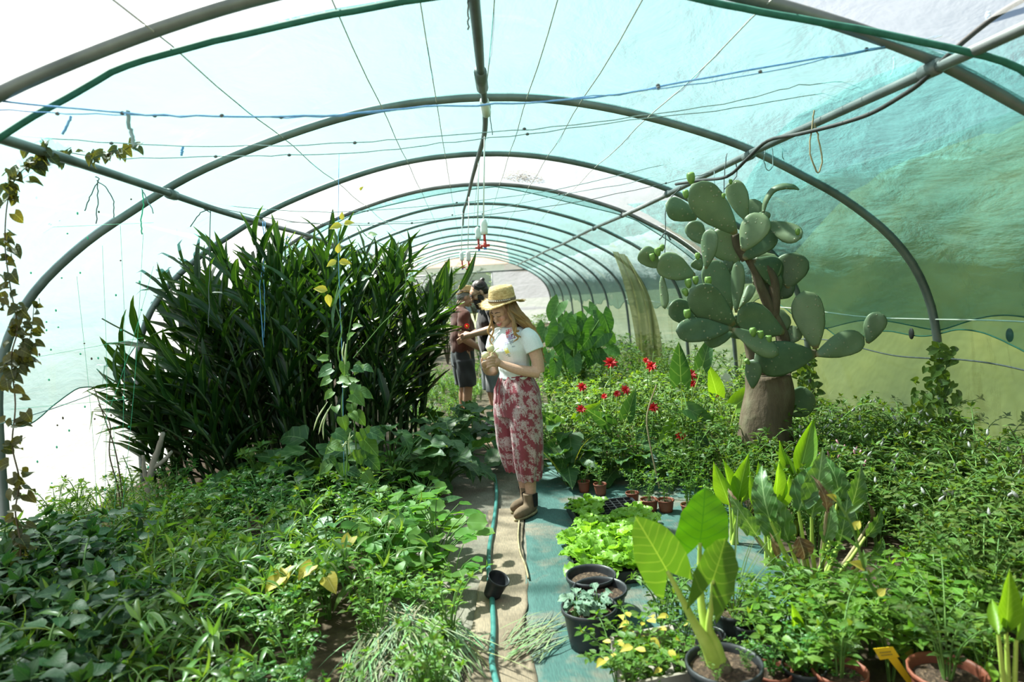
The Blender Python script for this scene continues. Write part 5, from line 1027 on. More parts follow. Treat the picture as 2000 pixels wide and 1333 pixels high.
# lily stalk leaning across the front
ls = empty('lily_stalk', gnd(1775, 1333, .0), 'leaning yellow-green lily stalk with short leaves over the potatoes', 'lily'); l0 = np.array(ls.location); LY = ls.location.y+.08
P = smoothpath([l0+[0, 0, .0], at(1750, 1235, LY), at(1695, 1130, LY-.02), at(1660, 1020, LY-.04), at(1604, 942, LY-.05)], 6)
MB().add(tube(P-l0, [.008, .006, .004], 7)).build('stem', M['stem'], ls)
ll = MB().add(leaf(.10, .022, 'lance', 5, 1, .4, .25)).mesh('lily_leaf', M['lime'])
for k in range(22):
    p = P[3+int(k/22*(len(P)-5))]; a = k*2.4; lp(ls, 'leaf', ll if k % 4 else yl, p, (math.cos(a)*.8, math.sin(a)*.4, .55), (-math.cos(a)*.4, -.8, .7), rnd(.55, .95))
for k, pts in enumerate([[(1990, 960), (1960, 900), (1925, 862), (1896, 838)], [(1998, 900), (1985, 860), (1970, 832)], [(1960, 960), (1950, 900), (1955, 860)]]):
    b = at(*pts[0], 3.6); o = empty('arching_weed', (b[0], 3.6, .02), ['long arching grey seed head by the side film', 'short leafy stem tip beside the arching seed head', 'thin upright stem below the arching seed head'][k], 'stem'); b0_ = np.array(o.location)
    P = smoothpath([b0_]+[at(*q, 3.6) for q in pts], 6); MB().add(tube(P-b0_, [.004, .003, .002], 5)).build('stem', M['brownstem'], o)
    for i in range(46): q = P[random.randrange(len(P)//3, len(P))]; a = rnd(0, 6.28); lp(o, 'leaf', ll, q, (math.cos(a), math.sin(a), rnd(-.3, .4)), (0, -.5, 1), rnd(.15, .4))
line('bamboo_stake', [at(1282, 752, 5.0), at(1264, 810, 4.98), at(1268, 860, 4.95), at(1288, 955, 4.9)], .006, M['drystem'], 'thin pale crooked stake leaning in the dahlia bed', 'stake', 7)
# yellow plant tag
tg = gnd(1778, 1333, .06); to = empty('plant_tag', (tg[0], tg[1], 0), 'yellow plastic T-shaped plant tag stuck among the front pots', 'plant tag'); k0 = np.array(to.location)
A, B, C, D = [at(*q, tg[1]-.01) for q in ((1706, 1268), (1744, 1264), (1757, 1284), (1719, 1290))]
E1, E2 = at(1735, 1288, tg[1]-.01), at(1752, 1285, tg[1]-.01); G1, G2 = at(1776, 1340, tg[1]-.01), at(1786, 1336, tg[1]-.01)
def slab(q, mat, name, t=.002):
    q = np.array(q)-k0; n = len(q); V = np.vstack([q, q+np.array([0, t, 0])]); Fc = [tuple(range(n))[::-1], tuple(range(n, 2*n))]+[(i, (i+1) % n, n+(i+1) % n, n+i) for i in range(n)]; return MB().add((V, Fc)).build(name, mat, to, False)
slab([A, D, C, B], M['tagyellow'], 'tag_head'); slab([E1, G1, G2, E2], M['tagyellow'], 'tag_stem')
for r_ in (.32, .55):
    for c_ in np.arange(.18, .7, .085):
        b_ = A+(B-A)*c_+(D-A)*r_+np.array([0, -.003, 0]); slab([b_, b_+(D-A)*.10, b_+(D-A)*.10+(B-A)*.05, b_+(B-A)*.05], M['ink'], 'handwriting', .0008)
# wooden crate with the yellowing plant
q1, q2, q3 = gnd(1195, 1243, .15), gnd(1310, 1222, .15), gnd(1349, 1312, .15); q4 = q1+q3-q2
cr = empty('wooden_crate', ((q1+q3)/2)*np.array([1, 1, 0]), 'weathered wooden crate holding the yellowing plant at the front', 'crate'); r0 = np.array(cr.location)
for a, b in ((q1, q2), (q2, q3), (q3, q4), (q4, q1)):
    a, b = a-r0, b-r0; n = nrm(np.cross(b-a, [0, 0, 1]))*.007
    V = np.array([a*[1, 1, 0]+n+[0, 0, .015], b*[1, 1, 0]+n+[0, 0, .015], b*[1, 1, 0]-n+[0, 0, .015], a*[1, 1, 0]-n+[0, 0, .015], a*[1, 1, 0]+n+[0, 0, .15], b*[1, 1, 0]+n+[0, 0, .15], b*[1, 1, 0]-n+[0, 0, .15], a*[1, 1, 0]-n+[0, 0, .15]])
    MB().add((V, boxvf((0, 0, 0), (1, 1, 1))[1])).build('board', M['wood'], cr, False)
bq = np.array([q-r0 for q in (q1, q2, q3, q4)])*[1, 1, 0]; MB().add((np.vstack([bq+[0, 0, .014], bq+[0, 0, .03]]), [(3, 2, 1, 0), (4, 5, 6, 7), (0, 1, 5, 4), (1, 2, 6, 5), (2, 3, 7, 6), (3, 0, 4, 7)])).build('crate_bottom', M['wood'], cr, False)
cc = (q1+q3)/2
for i, (dx, dy) in enumerate([(-.05, .06), (.05, .0), (-.02, -.10), (.10, -.08), (-.14, -.02), (-.12, -.16)]):
    o = put('yellowing_plant', 'quick' if i % 2 else 'potato', (cc[0]+dx, cc[1]+dy, .03), 'yellowing leafy plant growing in the wooden crate', 'plant', 'yellowing plants in the crate', .75 if i % 2 else .6)
    for k in range(5):
        p = np.array([cc[0]+dx, cc[1]+dy, 0])+[rnd(-.13, .13), rnd(-.12, .1), rnd(.16, .30)]; a = rnd(0, 6.28); c = obj('yellow_leaf', yl, o); c.matrix_local = o.matrix_basis.inverted() @ frame(p, (math.cos(a), math.sin(a), rnd(-.4, .4)), (0, -.4, 1), rnd(.35, .7))

# ------------------------------------------------------------------ hose, line, branch, stump, heap, fallen leaves
line('garden_hose', [gnd(a, b, .028) for a, b in [(966,930),(970,965),(966,1010),(956,1070),(955,1120),(961,1170),(964,1230),(961,1290),(972,1345),(985,1400)]], .0145, M['hose'], 'green garden hose lying along the path beside the small pot', 'hose', 10, 6)
line('drip_line', [gnd(a, b, .03) for a, b in [(1014,1018),(1012,1050),(1016,1080),(1026,1105),(1032,1130)]], .006, M['drystem'], 'thin brownish drip line on the beige runner', 'drip line', 6)
br = empty('sawn_branch', gnd(293, 1000, 0), 'grey forked sawn branch stuck in front of the hoop leg', 'branch'); w0 = np.array(br.location); BY = br.location.y
for pts, rr in [([(293,1005),(291,950),(300,905),(312,870),(319,845)], [.034, .03, .026, .022, .016]), ([(298,915),(318,902),(336,882)], [.022, .018, .012]), ([(290,945),(282,920),(280,890)], [.02, .018, .010])]:
    v, f = tube(smoothpath([at(x, y, BY) for x, y in pts], 5)-w0, rr, 10); v += RNG.normal(0, .002, v.shape); MB().add((v, f)).build('limb', M['wood'], br)
for px, py, r_, lab in ((228, 1062, .045, 'sawn stub of wood in the sunny bed'), (262, 1012, .03, 'thin cut stub beside the sawn branch')):
    g = gnd(px, py, .0); v, f = lathe([(0, 0), (r_*1.15, 0), (r_, .12), (r_*.97, .125), (0, .125)], 14); v += RNG.normal(0, .001, v.shape); o = tag(MB().add((v, f)).build('wood_stub', M['wood']), lab, 'stub'); o.location = g; o.rotation_euler = (.15, .25, 0)
hp = MB(); c = gnd(800, 1290, 0)
for i in range(700):
    a = rnd(-.9, .5)+(3.14 if random.random() < .3 else 0); q = abs(rnd(-1, 1)); b = rnd(0, 6.28); p = np.array([c[0]+.30*q*math.cos(b), c[1]+.32*q*math.sin(b), .03+.17*(1-q*q)*rnd(.4, 1)])
    d = np.array([math.cos(a-1.2), math.sin(a-1.2), rnd(-.15, .35)]); hp.add(leaf(rnd(.18, .38), rnd(.006, .010), 'strap', 4, 1, rnd(.2, 1.1), .2), col=tint(.7, 1.3), T=RT(p, d, (0, 0, 1)))
tag(hp.build('cut_grass_heap', M['hay']), 'heap of pale cut grass at the front of the path edge', 'grass heap', kind='stuff')
hp = MB()
for i in range(60):
    g = gnd(rnd(975, 1060), rnd(1235, 1300), .02); a = rnd(.2, 1.2); hp.add(leaf(rnd(.12, .3), .007, 'strap', 4, 1, rnd(0, .4), .2), col=tint(.8, 1.2), T=RT(g+[0, 0, rnd(0, .02)], (math.cos(a), math.sin(a), .12), (0, 0, 1)))
tag(hp.build('strewn_grass', M['hay']), 'loose cut grass strewn across the path cloth', 'cut grass', kind='stuff')
fy = [MB().add(leaf(.10, .085, 'heart', 6, 2, dr, .15, .04, 2, .15)).mesh('fallen_leaf', M['yellow']) for dr in (.5, 1.0)]
for px, py, lab in [(548,1128,'yellow leaf lying on the weeds, larger of the pair'),(556,1112,'yellow leaf overlapping the larger one'),(610,1105,'pointed yellow leaf among the sweet potato vines'),(638,1128,'orange-yellow leaf under the pointed one'),(686,1050,'small yellow leaf near the basil')]:
    p = gnd(px, py, .36); o = obj('yellow_leaf', random.choice(fy), None, frame(p, (rnd(-.5, .5), -.5, -.2), (0, -.6, 1), 1.0)); tag(o, lab, 'leaf', 'yellow leaves in the sunny bed')
# tall spindly weeds by the film
for k, (pts, lab) in enumerate([([(238,960),(225,880),(205,820),(183,755)], 'tall spindly weed stem by the sunlit film, leaning outward'), ([(232,960),(214,890),(215,830),(192,790)], 'second spindly weed stem by the sunlit film'), ([(262,980),(255,930),(240,890)], 'short feathery weed beside the sawn branch')]):
    b = gnd(pts[0][0]+6, 1040, 0); o = empty('spindly_weed', b, lab, 'weed'); s0 = np.array(o.location); Yk = o.location.y
    P = smoothpath([s0]+[at(x, y, Yk) for x, y in pts], 6); MB().add(tube(P-s0, [.006, .005, .003], 5)).build('stem', M['brownstem'] if k < 2 else M['stem'], o)
    for i in range(26): p = P[random.randrange(5, len(P))]; a = rnd(0, 6.28); lp(o, 'leaf', ll, p, (math.cos(a), math.sin(a), rnd(-.2, .5)), (0, -.3, 1), rnd(.3, .6))
# vines up the hoop legs on the cactus side
vm = [MB().add(leaf(.07, .06, 'heart', 5, 1, dr, .15, 0, 2, .2)).mesh('bindweed_leaf', M['herb']) for dr in (.5, 1.0)]
for Y, top_, n, wd, lab in ((4.72, 1.05, 230, .15, 'leafy bindweed climbing the nearest hoop leg on the cactus side'), (6.66, .85, 120, .12, 'dark bindweed on the hoop leg behind the cactus')):
    xh = prof(.985)[0]; o = empty('bindweed', (xh-.05, Y, 0), lab, 'vine', 'bindweed on the hoop legs')
    MB().add(tube(smoothpath([(rnd(-.04, .04), -.05, z) for z in np.linspace(0, top_, 9)], 4), .004, 5, False)).build('stem', M['stem'], o)
    for i in range(n):
        z = top_*rnd(0, 1)**1.25; w_ = wd*(1.35-z/top_)*1.3; p = np.array([xh-.07+rnd(-1.5, .5)*w_, Y+rnd(-1, .4)*w_-.04, z]); a = rnd(0, 6.28)
        lp(o, 'leaf', random.choice(vm), p, (math.cos(a)*.7, -.3, rnd(-.9, .2)), (-.4, -.9, .4), rnd(.6, 1.2))
# ------------------------------------------------------------------ people
def rings(rs, n=22):
    """closed loft of horizontal ellipses (cx, cy, z, rx, ry)"""
    V = []; a = np.linspace(0, 2*np.pi, n, endpoint=False)
    R = np.array(rs, float); t = np.linspace(0, len(R)-1, (len(R)-1)*4+1); R = np.stack([np.interp(t, range(len(R)), R[:, k]) for k in range(5)], 1)
    for cx, cy, z, rx, ry in R: V.append(np.stack([cx+rx*np.cos(a), cy+ry*np.sin(a), np.full(n, z)], 1))
    m = len(R); Fc = [(i*n+j, i*n+(j+1) % n, (i+1)*n+(j+1) % n, (i+1)*n+j) for i in range(m-1) for j in range(n)]
    Fc += [tuple(range(n-1, -1, -1)), tuple((m-1)*n+j for j in range(n))]; return np.vstack(V), Fc
def limb(pts, rr, n=14, k=6, flat=None):
    P = smoothpath(pts, k); v, f = tube(P, rr, n, True, flat)
    return v, f
def ball(c, r, M_=None): return ellipsoid(c, r, 16, 12, M_)
def rotx(a): return np.array([[1, 0, 0], [0, math.cos(a), -math.sin(a)], [0, math.sin(a), math.cos(a)]])
def rotz(a): return np.array([[math.cos(a), -math.sin(a), 0], [math.sin(a), math.cos(a), 0], [0, 0, 1]])
def roty(a): return np.array([[math.cos(a), 0, math.sin(a)], [0, 1, 0], [-math.sin(a), 0, math.cos(a)]])
def fuse(name, parts, voxel, mat, colfn, parent, smooth=4, disp=None):
    mb = MB()
    for p in parts: mb.add(p)
    me = bpy.data.meshes.new('tmp'); me.from_pydata(np.vstack(mb.V).tolist(), [], mb.F); me.update()
    t = bpy.data.objects.new('tmp', me); COL.objects.link(t)
    r = t.modifiers.new('r', 'REMESH'); r.mode = 'VOXEL'; r.voxel_size = voxel; r.use_smooth_shade = True
    s = t.modifiers.new('s', 'SMOOTH'); s.factor = .5; s.iterations = smooth
    dg = bpy.context.evaluated_depsgraph_get(); out = bpy.data.meshes.new_from_object(t.evaluated_get(dg)); bpy.data.objects.remove(t); out.name = name
    n = len(out.vertices); co = np.empty(n*3); out.vertices.foreach_get('co', co); co = co.reshape(-1, 3)
    if disp is not None:
        no = np.empty(n*3); out.vertices.foreach_get('normal', no); no = no.reshape(-1, 3); co = co+no*disp(co)[:, None]; out.vertices.foreach_set('co', co.ravel())
    ca_ = out.color_attributes.new('Col', 'FLOAT_COLOR', 'POINT'); c = np.ones((n, 4), np.float32); c[:, :3] = colfn(co); ca_.data.foreach_set('color', c.ravel())
    out.materials.clear(); out.materials.append(mat); out.polygons.foreach_set('use_smooth', [True]*len(out.polygons)); out.update()
    return obj(name, out, parent)
def flatc(c): return lambda co: np.tile(np.array(c), (len(co), 1))
M['skin'] = mat_col('skin', .5, 90, .08, .35); M['cloth'] = mat_col('cloth', .9, 160, .25, .15, .2); M['hairm'] = mat_col('hair', .5, 120, .2, .4)
M['leather'] = mat_noise('brown_suede', [(.3, (.13, .085, .05)), (.7, (.20, .135, .085))], 18, .85, bstr=.2)
M['elastic'] = mat_noise('black_elastic', [(.3, (.008, .008, .009)), (.7, (.02, .02, .022))], 80, .9)
M['straw'] = mat_noise('straw_weave', [(.35, (.42, .26, .10)), (.65, (.66, .46, .22))], 45, .8, detail=3, bstr=.5, bdist=.006, mapping=(1, 1, 2.5))
M['shell'] = mat_noise('shell_beads', [(.3, (.55, .48, .42)), (.7, (.75, .70, .64))], 60, .5)
M['lens'] = mat_noise('sunglass_lens', [(.3, (.006, .006, .007)), (.7, (.015, .015, .016))], 10, .12)
M['lip'] = mat_noise('lips', [(.3, (.40, .10, .09)), (.7, (.50, .15, .13))], 60, .45)
M['lash'] = mat_noise('lashes', [(.3, (.03, .02, .015)), (.7, (.06, .04, .03))], 60, .7)
M['tooth'] = mat_noise('teeth', [(.3, (.72, .70, .64)), (.7, (.80, .78, .72))], 60, .3)

class Head:
    """head frame: origin at head centre, facing -Y, pitched down and turned"""
    def __init__(s, c, pitch, yaw, k=1.0): s.c = np.array(c, float); s.R = rotz(yaw) @ rotx(pitch) @ np.eye(3)*1.0; s.k = k
    def pt(s, p): return s.c+s.R @ (np.array(p)*s.k)
    def el(s, p, r): return ellipsoid(s.pt(p), np.array(r)*s.k, 16, 12, s.R)
    def solids(s):
        return [s.el((0, .012, .028), (.072, .092, .088)), s.el((0, -.022, -.03), (.058, .064, .075)), s.el((0, -.058, -.082), (.028, .026, .022)), s.el((0, -.052, .02), (.060, .045, .055)),
                s.el((0, -.098, -.018), (.011, .014, .022)), s.el((0, -.108, -.032), (.014, .011, .010)), s.el((.034, -.062, -.03), (.024, .026, .022)), s.el((-.034, -.062, -.03), (.024, .026, .022)),
                s.el((.022, -.082, .022), (.026, .014, .009)), s.el((-.022, -.082, .022), (.026, .014, .009)), s.el((.074, .012, -.005), (.010, .018, .030)), s.el((-.074, .012, -.005), (.010, .018, .030)), s.el((0, -.088, -.06), (.024, .012, .012))]
    def face(s, body, smile=True, eyes='down'):
        for q in (-1, 1):
            P = smoothpath([s.pt((q*.014, -.094, .000)), s.pt((q*.028, -.093, -.006)), s.pt((q*.043, -.080, -.001))], 5); MB().add(tube(P, [.001, .0022, .001], 6)).build('eyelash', M['lash'], body)
            P = smoothpath([s.pt((q*.012, -.098, .026)), s.pt((q*.030, -.096, .031)), s.pt((q*.048, -.078, .024))], 5); MB().add(tube(P, [.0022, .003, .0015], 6)).build('eyebrow', M['lash'], body)
        P = smoothpath([s.pt((-.026, -.086, -.056)), s.pt((-.012, -.098, -.062)), s.pt((.012, -.098, -.062)), s.pt((.026, -.086, -.056))], 5); MB().add(tube(P, [.0015, .004, .0045, .004, .0015], 7)).build('upper_lip', M['lip'], body)
        P = smoothpath([s.pt((-.024, -.086, -.058)), s.pt((-.010, -.096, -.071)), s.pt((.010, -.096, -.071)), s.pt((.024, -.086, -.058))], 5); MB().add(tube(P, [.0015, .005, .0055, .005, .0015], 7)).build('lower_lip', M['lip'], body)
        if smile: P = smoothpath([s.pt((-.018, -.090, -.060)), s.pt((0, -.0975, -.0655)), s.pt((.018, -.090, -.060))], 5); MB().add(tube(P, [.001, .003, .001], 6)).build('teeth', M['tooth'], body)
def hat(body, H, off, tilt, brim, crown_r, crown_h, roll=0.0, ragged=.012, brimcol=None):
    R = H.R @ rotx(tilt) @ roty(roll); c = H.pt(off); n = 40; a = np.linspace(0, 2*np.pi, n, endpoint=False); mb = MB()
    prof_ = [(brim, -.004), (brim*.86, .006), (crown_r*1.12, .004), (crown_r*1.02, .010), (crown_r*.99, crown_h*.4), (crown_r*.93, crown_h*.8), (crown_r*.82, crown_h*.98), (crown_r*.5, crown_h), (crown_r*.15, crown_h*.93), (0.001, crown_h*.92)]
    V = []
    for i, (r, z) in enumerate(prof_):
        rr = np.full(n, r)
        if i == 0: rr = r+RNG.uniform(-ragged, ragged, n)
        zz = z+(.022*np.cos(2*a)*(r/brim)**2 if i < 3 else 0)-(0 if i < 7 else .012*np.exp(-(np.cos(a)*1.5)**2))
        V.append(np.stack([rr*np.cos(a)*.93, rr*np.sin(a)*1.08, zz+0*a], 1))
    V = np.vstack(V); m = len(prof_); V2 = V+np.array([0, 0, -.004]); Fc = []
    for i in range(m-1):
        for j in range(n): k = (j+1) % n; q = (i*n+j, i*n+k, (i+1)*n+k, (i+1)*n+j); Fc.append(q); Fc.append(tuple(x+m*n for x in q[::-1]))
    for j in range(n): k = (j+1) % n; Fc.append((j, m*n+j, m*n+k, k))
    mb.add((np.vstack([V, V2])@R.T+c, Fc)); o = mb.build('straw_hat', M['straw'], body)
    b = lathe([(crown_r*1.04, .012), (crown_r*1.055, .020), (crown_r*1.03, .034), (crown_r*1.0, .034)], 36); bv = b[0]*np.array([.93, 1.08, 1]); MB().add((bv@R.T+c, b[1])).build('hat_band', M['leather'], o)
    f = MB()
    for i in range(260):
        t = rnd(0, 6.28); q = brim*rnd(.9, 1.0); p0 = np.array([q*math.cos(t)*.93, q*math.sin(t)*1.08, .022*math.cos(2*t)*(q/brim)**2]); d = np.array([math.cos(t)+rnd(-.5, .5), math.sin(t)+rnd(-.5, .5), rnd(-.35, .3)])
        f.add(tube(np.array([p0, p0+d*rnd(.010, .024)])@R.T+c, [.0012, .0006], 3, False))
    f.build('frayed_edge', M['straw'], o)
    return o, R, c
def frond(co, seed, n, spots, size):
    """mask of small palm-tree print, in the cloth's own coordinates (u around, z up)"""
    r = np.random.default_rng(seed); u = np.arctan2(co[:, 1], co[:, 0])*.16; z = co[:, 2]; m = np.zeros(len(co))
    for _ in range(spots):
        cu, cz, s = r.uniform(-.52, .52), r.uniform(.22, 1.0), size*r.uniform(.7, 1.3); du, dz = u-cu, z-cz; rad = np.hypot(du, dz); th = np.arctan2(dz, du)+1.2*rad/s
        petals = np.abs(np.sin(th*n*.5)); m = np.maximum(m, ((petals > .80-.2*(rad/s)) & (rad < s*(.55+.45*np.abs(np.sin(th*1.5+cz*9))))).astype(float)*np.clip(1.1-.25*rad/s, 0, 1)); m = np.maximum(m, ((np.abs(du+.01*np.sin(dz*40)) < .0035) & (dz < 0) & (dz > -1.6*s)).astype(float)*.8)
    return m

# ---- the woman
WP = at(1004, 700, 4.85); WR = math.radians(-50)
wm = empty('person', (WP[0], 4.85, .015), 'person in straw hat, white printed top and maroon trousers, holding pepino fruit', 'person', None, WR)
w0 = np.array(wm.location); RW = rotz(WR)
def wl(px, py, Y): return RW.T @ (at(px, py, Y)-w0)
SK = (.53, .31, .22)
Hd = Head((0, -.065, 1.475), math.radians(24), math.radians(-2), .97)
la, ra = wl(972, 709, 4.71), wl(948, 716, 4.745)
skin = [rings([(0, .01, .90, .12, .09), (0, .005, 1.0, .11, .085), (0, 0, 1.1, .12, .088), (0, -.012, 1.2, .132, .10), (0, 0, 1.28, .14, .085), (0, .005, 1.325, .10, .066), (0, .0, 1.35, .054, .052)]),
        limb([(0, .008, 1.30), (0, -.005, 1.37), tuple(Hd.pt((0, .025, -.05)))], [.052, .044, .046]),
        limb([(.09, 0, .93), (.092, -.02, .70), (.09, -.02, .48), (.085, .0, .28), (.08, .0, .06)], [.06, .075, .052, .046, .034]), limb([(-.09, 0, .93), (-.09, .0, .70), (-.075, .03, .48), (-.06, .06, .28), (-.05, .085, .06)], [.06, .075, .052, .046, .034]),
        limb([(.13, 0, 1.30), (.178, .005, 1.25), (.212, .02, 1.12), (.225, .02, 1.03)], [.05, .052, .044, .038]), limb([(.225, .02, 1.03), tuple((np.array((.225, .02, 1.03))+la)/2+[.005, -.01, -.012]), tuple(la)], [.040, .036, .024], flat=None),
        limb([(-.13, 0, 1.30), (-.178, .0, 1.25), (-.21, -.01, 1.12), (-.215, -.01, 1.03)], [.05, .052, .044, .038]), limb([(-.215, -.01, 1.03), tuple((np.array((-.215, -.01, 1.03))+ra)/2+[-.005, -.01, -.012]), tuple(ra)], [.040, .036, .024])]
skin += Hd.solids()
hnd = []
def finger(pts, r): hnd.append(limb([wl(*p) for p in pts], r, 10, 4))
hnd.append(limb([la, wl(971, 707, 4.695), wl(966, 706, 4.68)], [.022, .027, .024]))
for i in range(4): finger([(969, 700+5.2*i, 4.69), (962, 697.5+5.6*i, 4.655), (955, 699+5.8*i, 4.645), (950, 702.5+5.6*i, 4.655)], [.0095, .009, .0082, .0066])
finger([(971, 701, 4.69), (968, 693, 4.672), (963.5, 689, 4.668)], [.011, .0098, .0075])
hnd.append(limb([ra, wl(949, 716, 4.73), wl(953, 718, 4.71)], [.022, .027, .024]))
for i in range(4): finger([(948+3*i, 718, 4.715), (943.5+3.2*i, 716-i, 4.675), (942+3*i, 711-i, 4.652), (943+3*i, 707-i, 4.650)], [.0095, .009, .0082, .0066])
finger([(946, 714, 4.72), (941, 707, 4.705), (941.5, 699, 4.70)], [.011, .0095, .0075])
def skincol(co):
    c = np.tile(np.array(SK), (len(co), 1)); h = (co-Hd.c)@Hd.R
    for q in (-1, 1): d = np.exp(-(((h[:, 0]-q*.038)/.02)**2+((h[:, 1]+.075)/.03)**2+((h[:, 2]+.03)/.018)**2)); c += d[:, None]*np.array([.06, -.05, -.04])
    return c
wb = fuse('body', skin+hnd, .0042, M['skin'], skincol, wm, 3)
Hd.face(wb)
# top with flower print
def topcol(co):
    c = np.tile(np.array((.70, .72, .74)), (len(co), 1)); fr = co[:, 1] < .02
    for px, py, r_, cl_ in [(982,651,.020,(.65,.10,.13)),(987,659,.014,(.72,.25,.25)),(996,660,.022,(.36,.28,.45)),(990,668,.016,(.45,.38,.55)),(1001,654,.010,(.22,.08,.14)),(1005,668,.013,(.32,.34,.38)),(1008,659,.008,(.30,.12,.2)),(994,687,.018,(.80,.66,.14)),(997,694,.011,(.35,.40,.38)),(984,690,.009,(.55,.58,.62)),(976,684,.010,(.5,.4,.55)),(1012,676,.007,(.35,.38,.42))]:
        p = wl(px, py, 4.74); d = np.hypot(co[:, 0]-p[0], co[:, 2]-p[2])/r_; wob = .35*np.sin(co[:, 0]*310+co[:, 2]*170)+.35*np.sin(co[:, 2]*420-co[:, 0]*130); mk = ((d+wob < 1) & fr)
        c[mk] = np.array(cl_)
    return c
top_ = [rings([(0, 0, .985, .128, .102), (0, -.002, 1.04, .126, .100), (0, -.006, 1.10, .130, .100), (0, -.018, 1.19, .143, .118), (0, -.012, 1.25, .152, .108), (0, .0, 1.30, .150, .092), (0, .004, 1.335, .108, .076), (0, .004, 1.352, .082, .066)]),
        limb([(.12, 0, 1.295), (.172, .004, 1.262), (.203, .014, 1.185)], [.064, .066, .066]), limb([(-.12, 0, 1.295), (-.172, 0, 1.262), (-.203, -.004, 1.185)], [.064, .066, .066])]
fuse('top', top_, .0045, M['cloth'], topcol, wm, 5, lambda co: .0035*np.sin(co[:, 2]*85+np.sin(co[:, 0]*30)*1.5)*np.clip((1.16-co[:, 2])/.15, 0, 1))
def trcol(co):
    m = frond(co, 5, 13, 560, .021)[:, None]; return np.array((.23, .046, .062))*(1-m)+np.array((.46, .36, .36))*m*.9+np.array((.27, .052, .075))*m*.1
tro = [rings([(0, .005, 1.005, .125, .098), (0, .005, .97, .145, .115), (0, .005, .90, .185, .140), (0, .005, .80, .200, .148), (0, .005, .72, .198, .142)]),
       rings([(.085, -.005, .80, .10, .125), (.092, -.01, .66, .108, .128), (.098, -.015, .5, .106, .120), (.094, -.01, .35, .092, .105), (.088, -.005, .255, .076, .088)]),
       rings([(-.085, .0, .80, .10, .125), (-.092, .005, .66, .105, .125), (-.095, .012, .5, .103, .118), (-.088, .025, .36, .090, .102), (-.08, .035, .29, .076, .088)])]
tw_ = fuse('trousers', tro, .0045, M['cloth'], trcol, wm, 4, lambda co: .006*np.sin(np.arctan2(co[:, 1], co[:, 0]-np.sign(co[:, 0])*.09*(co[:, 2] < .72))*9+np.sin(co[:, 2]*9)*1.4)*np.clip(.35+np.abs(co[:, 2]-.65)*1.6, 0, 1))
MB().add(rings([(0, .005, .985, .130, .102), (0, .005, 1.005, .131, .103), (0, .005, 1.018, .126, .099)])).build('waistband', M['cloth'], tw_).data.color_attributes['Col'].data.foreach_set('color', [.27, .052, .075, 1]*(9*22))
for dx in (-.02, .015): 
    b_ = MB().add(tube(smoothpath([(dx-.03, -.115, 1.0), (dx-.035, -.14, .94), (dx-.03, -.15, .87), (dx-.035, -.155, .82)], 5), [.004, .006, .005, .008], 6), col=(.30, .07, .09)).build('drawstring', M['cloth'], tw_)
# ankle boots
def boot(c, yaw, name):
    R = rotz(yaw); T = lambda v: v@R.T+np.array(c)
    v, f = [], []
    leg = rings([(0, .0, .05, .042, .058), (0, .0, .10, .042, .052), (0, .002, .145, .047, .056)]); ft = [ellipsoid((0, -.07, .032), (.044, .115, .042), 16, 12), ellipsoid((0, .0, .05), (.042, .07, .055), 16, 12), ellipsoid((0, -.125, .024), (.034, .058, .028), 16, 12)]
    return [(T(leg[0]), leg[1])]+[(T(a), b) for a, b in ft]
for c, yaw, nm in (((.08, -.01, .012), .12, 'near'), ((-.05, .085, .012), .1, 'far')):
    bo = fuse('boot', boot(c, yaw, nm), .005, mat_noise('suede', [(.3, (.13, .085, .05)), (.7, (.21, .14, .09))], 14, .85, bstr=.2), flatc((1, 1, 1)), wm, 3)
    R = rotz(yaw); sole = np.array([(.036*math.cos(a)*(1.0 if math.sin(a) > 0 else .95), -.055+.128*math.sin(a), 0) for a in np.linspace(0, 2*np.pi, 24, endpoint=False)]); sv = np.vstack([sole, sole+[0, 0, .018]])@R.T+np.array(c)-[0, 0, .012]
    MB().add((sv, [tuple(range(23, -1, -1)), tuple(range(24, 48))]+[(i, (i+1) % 24, 24+(i+1) % 24, 24+i) for i in range(24)])).build('sole', M['drystem'], bo)
    for q in (-1, 1): e = np.array([(q*.0445, .028, .05), (q*.0445, -.012, .05), (q*.047, -.028, .145), (q*.047, .030, .145)]); e2 = e+[q*.004, 0, 0]; MB().add((np.vstack([e, e2])@R.T+np.array(c), [(0, 1, 2, 3), (7, 6, 5, 4), (0, 4, 5, 1), (1, 5, 6, 2), (2, 6, 7, 3), (3, 7, 4, 0)])).build('elastic_panel', M['elastic'], bo, False)
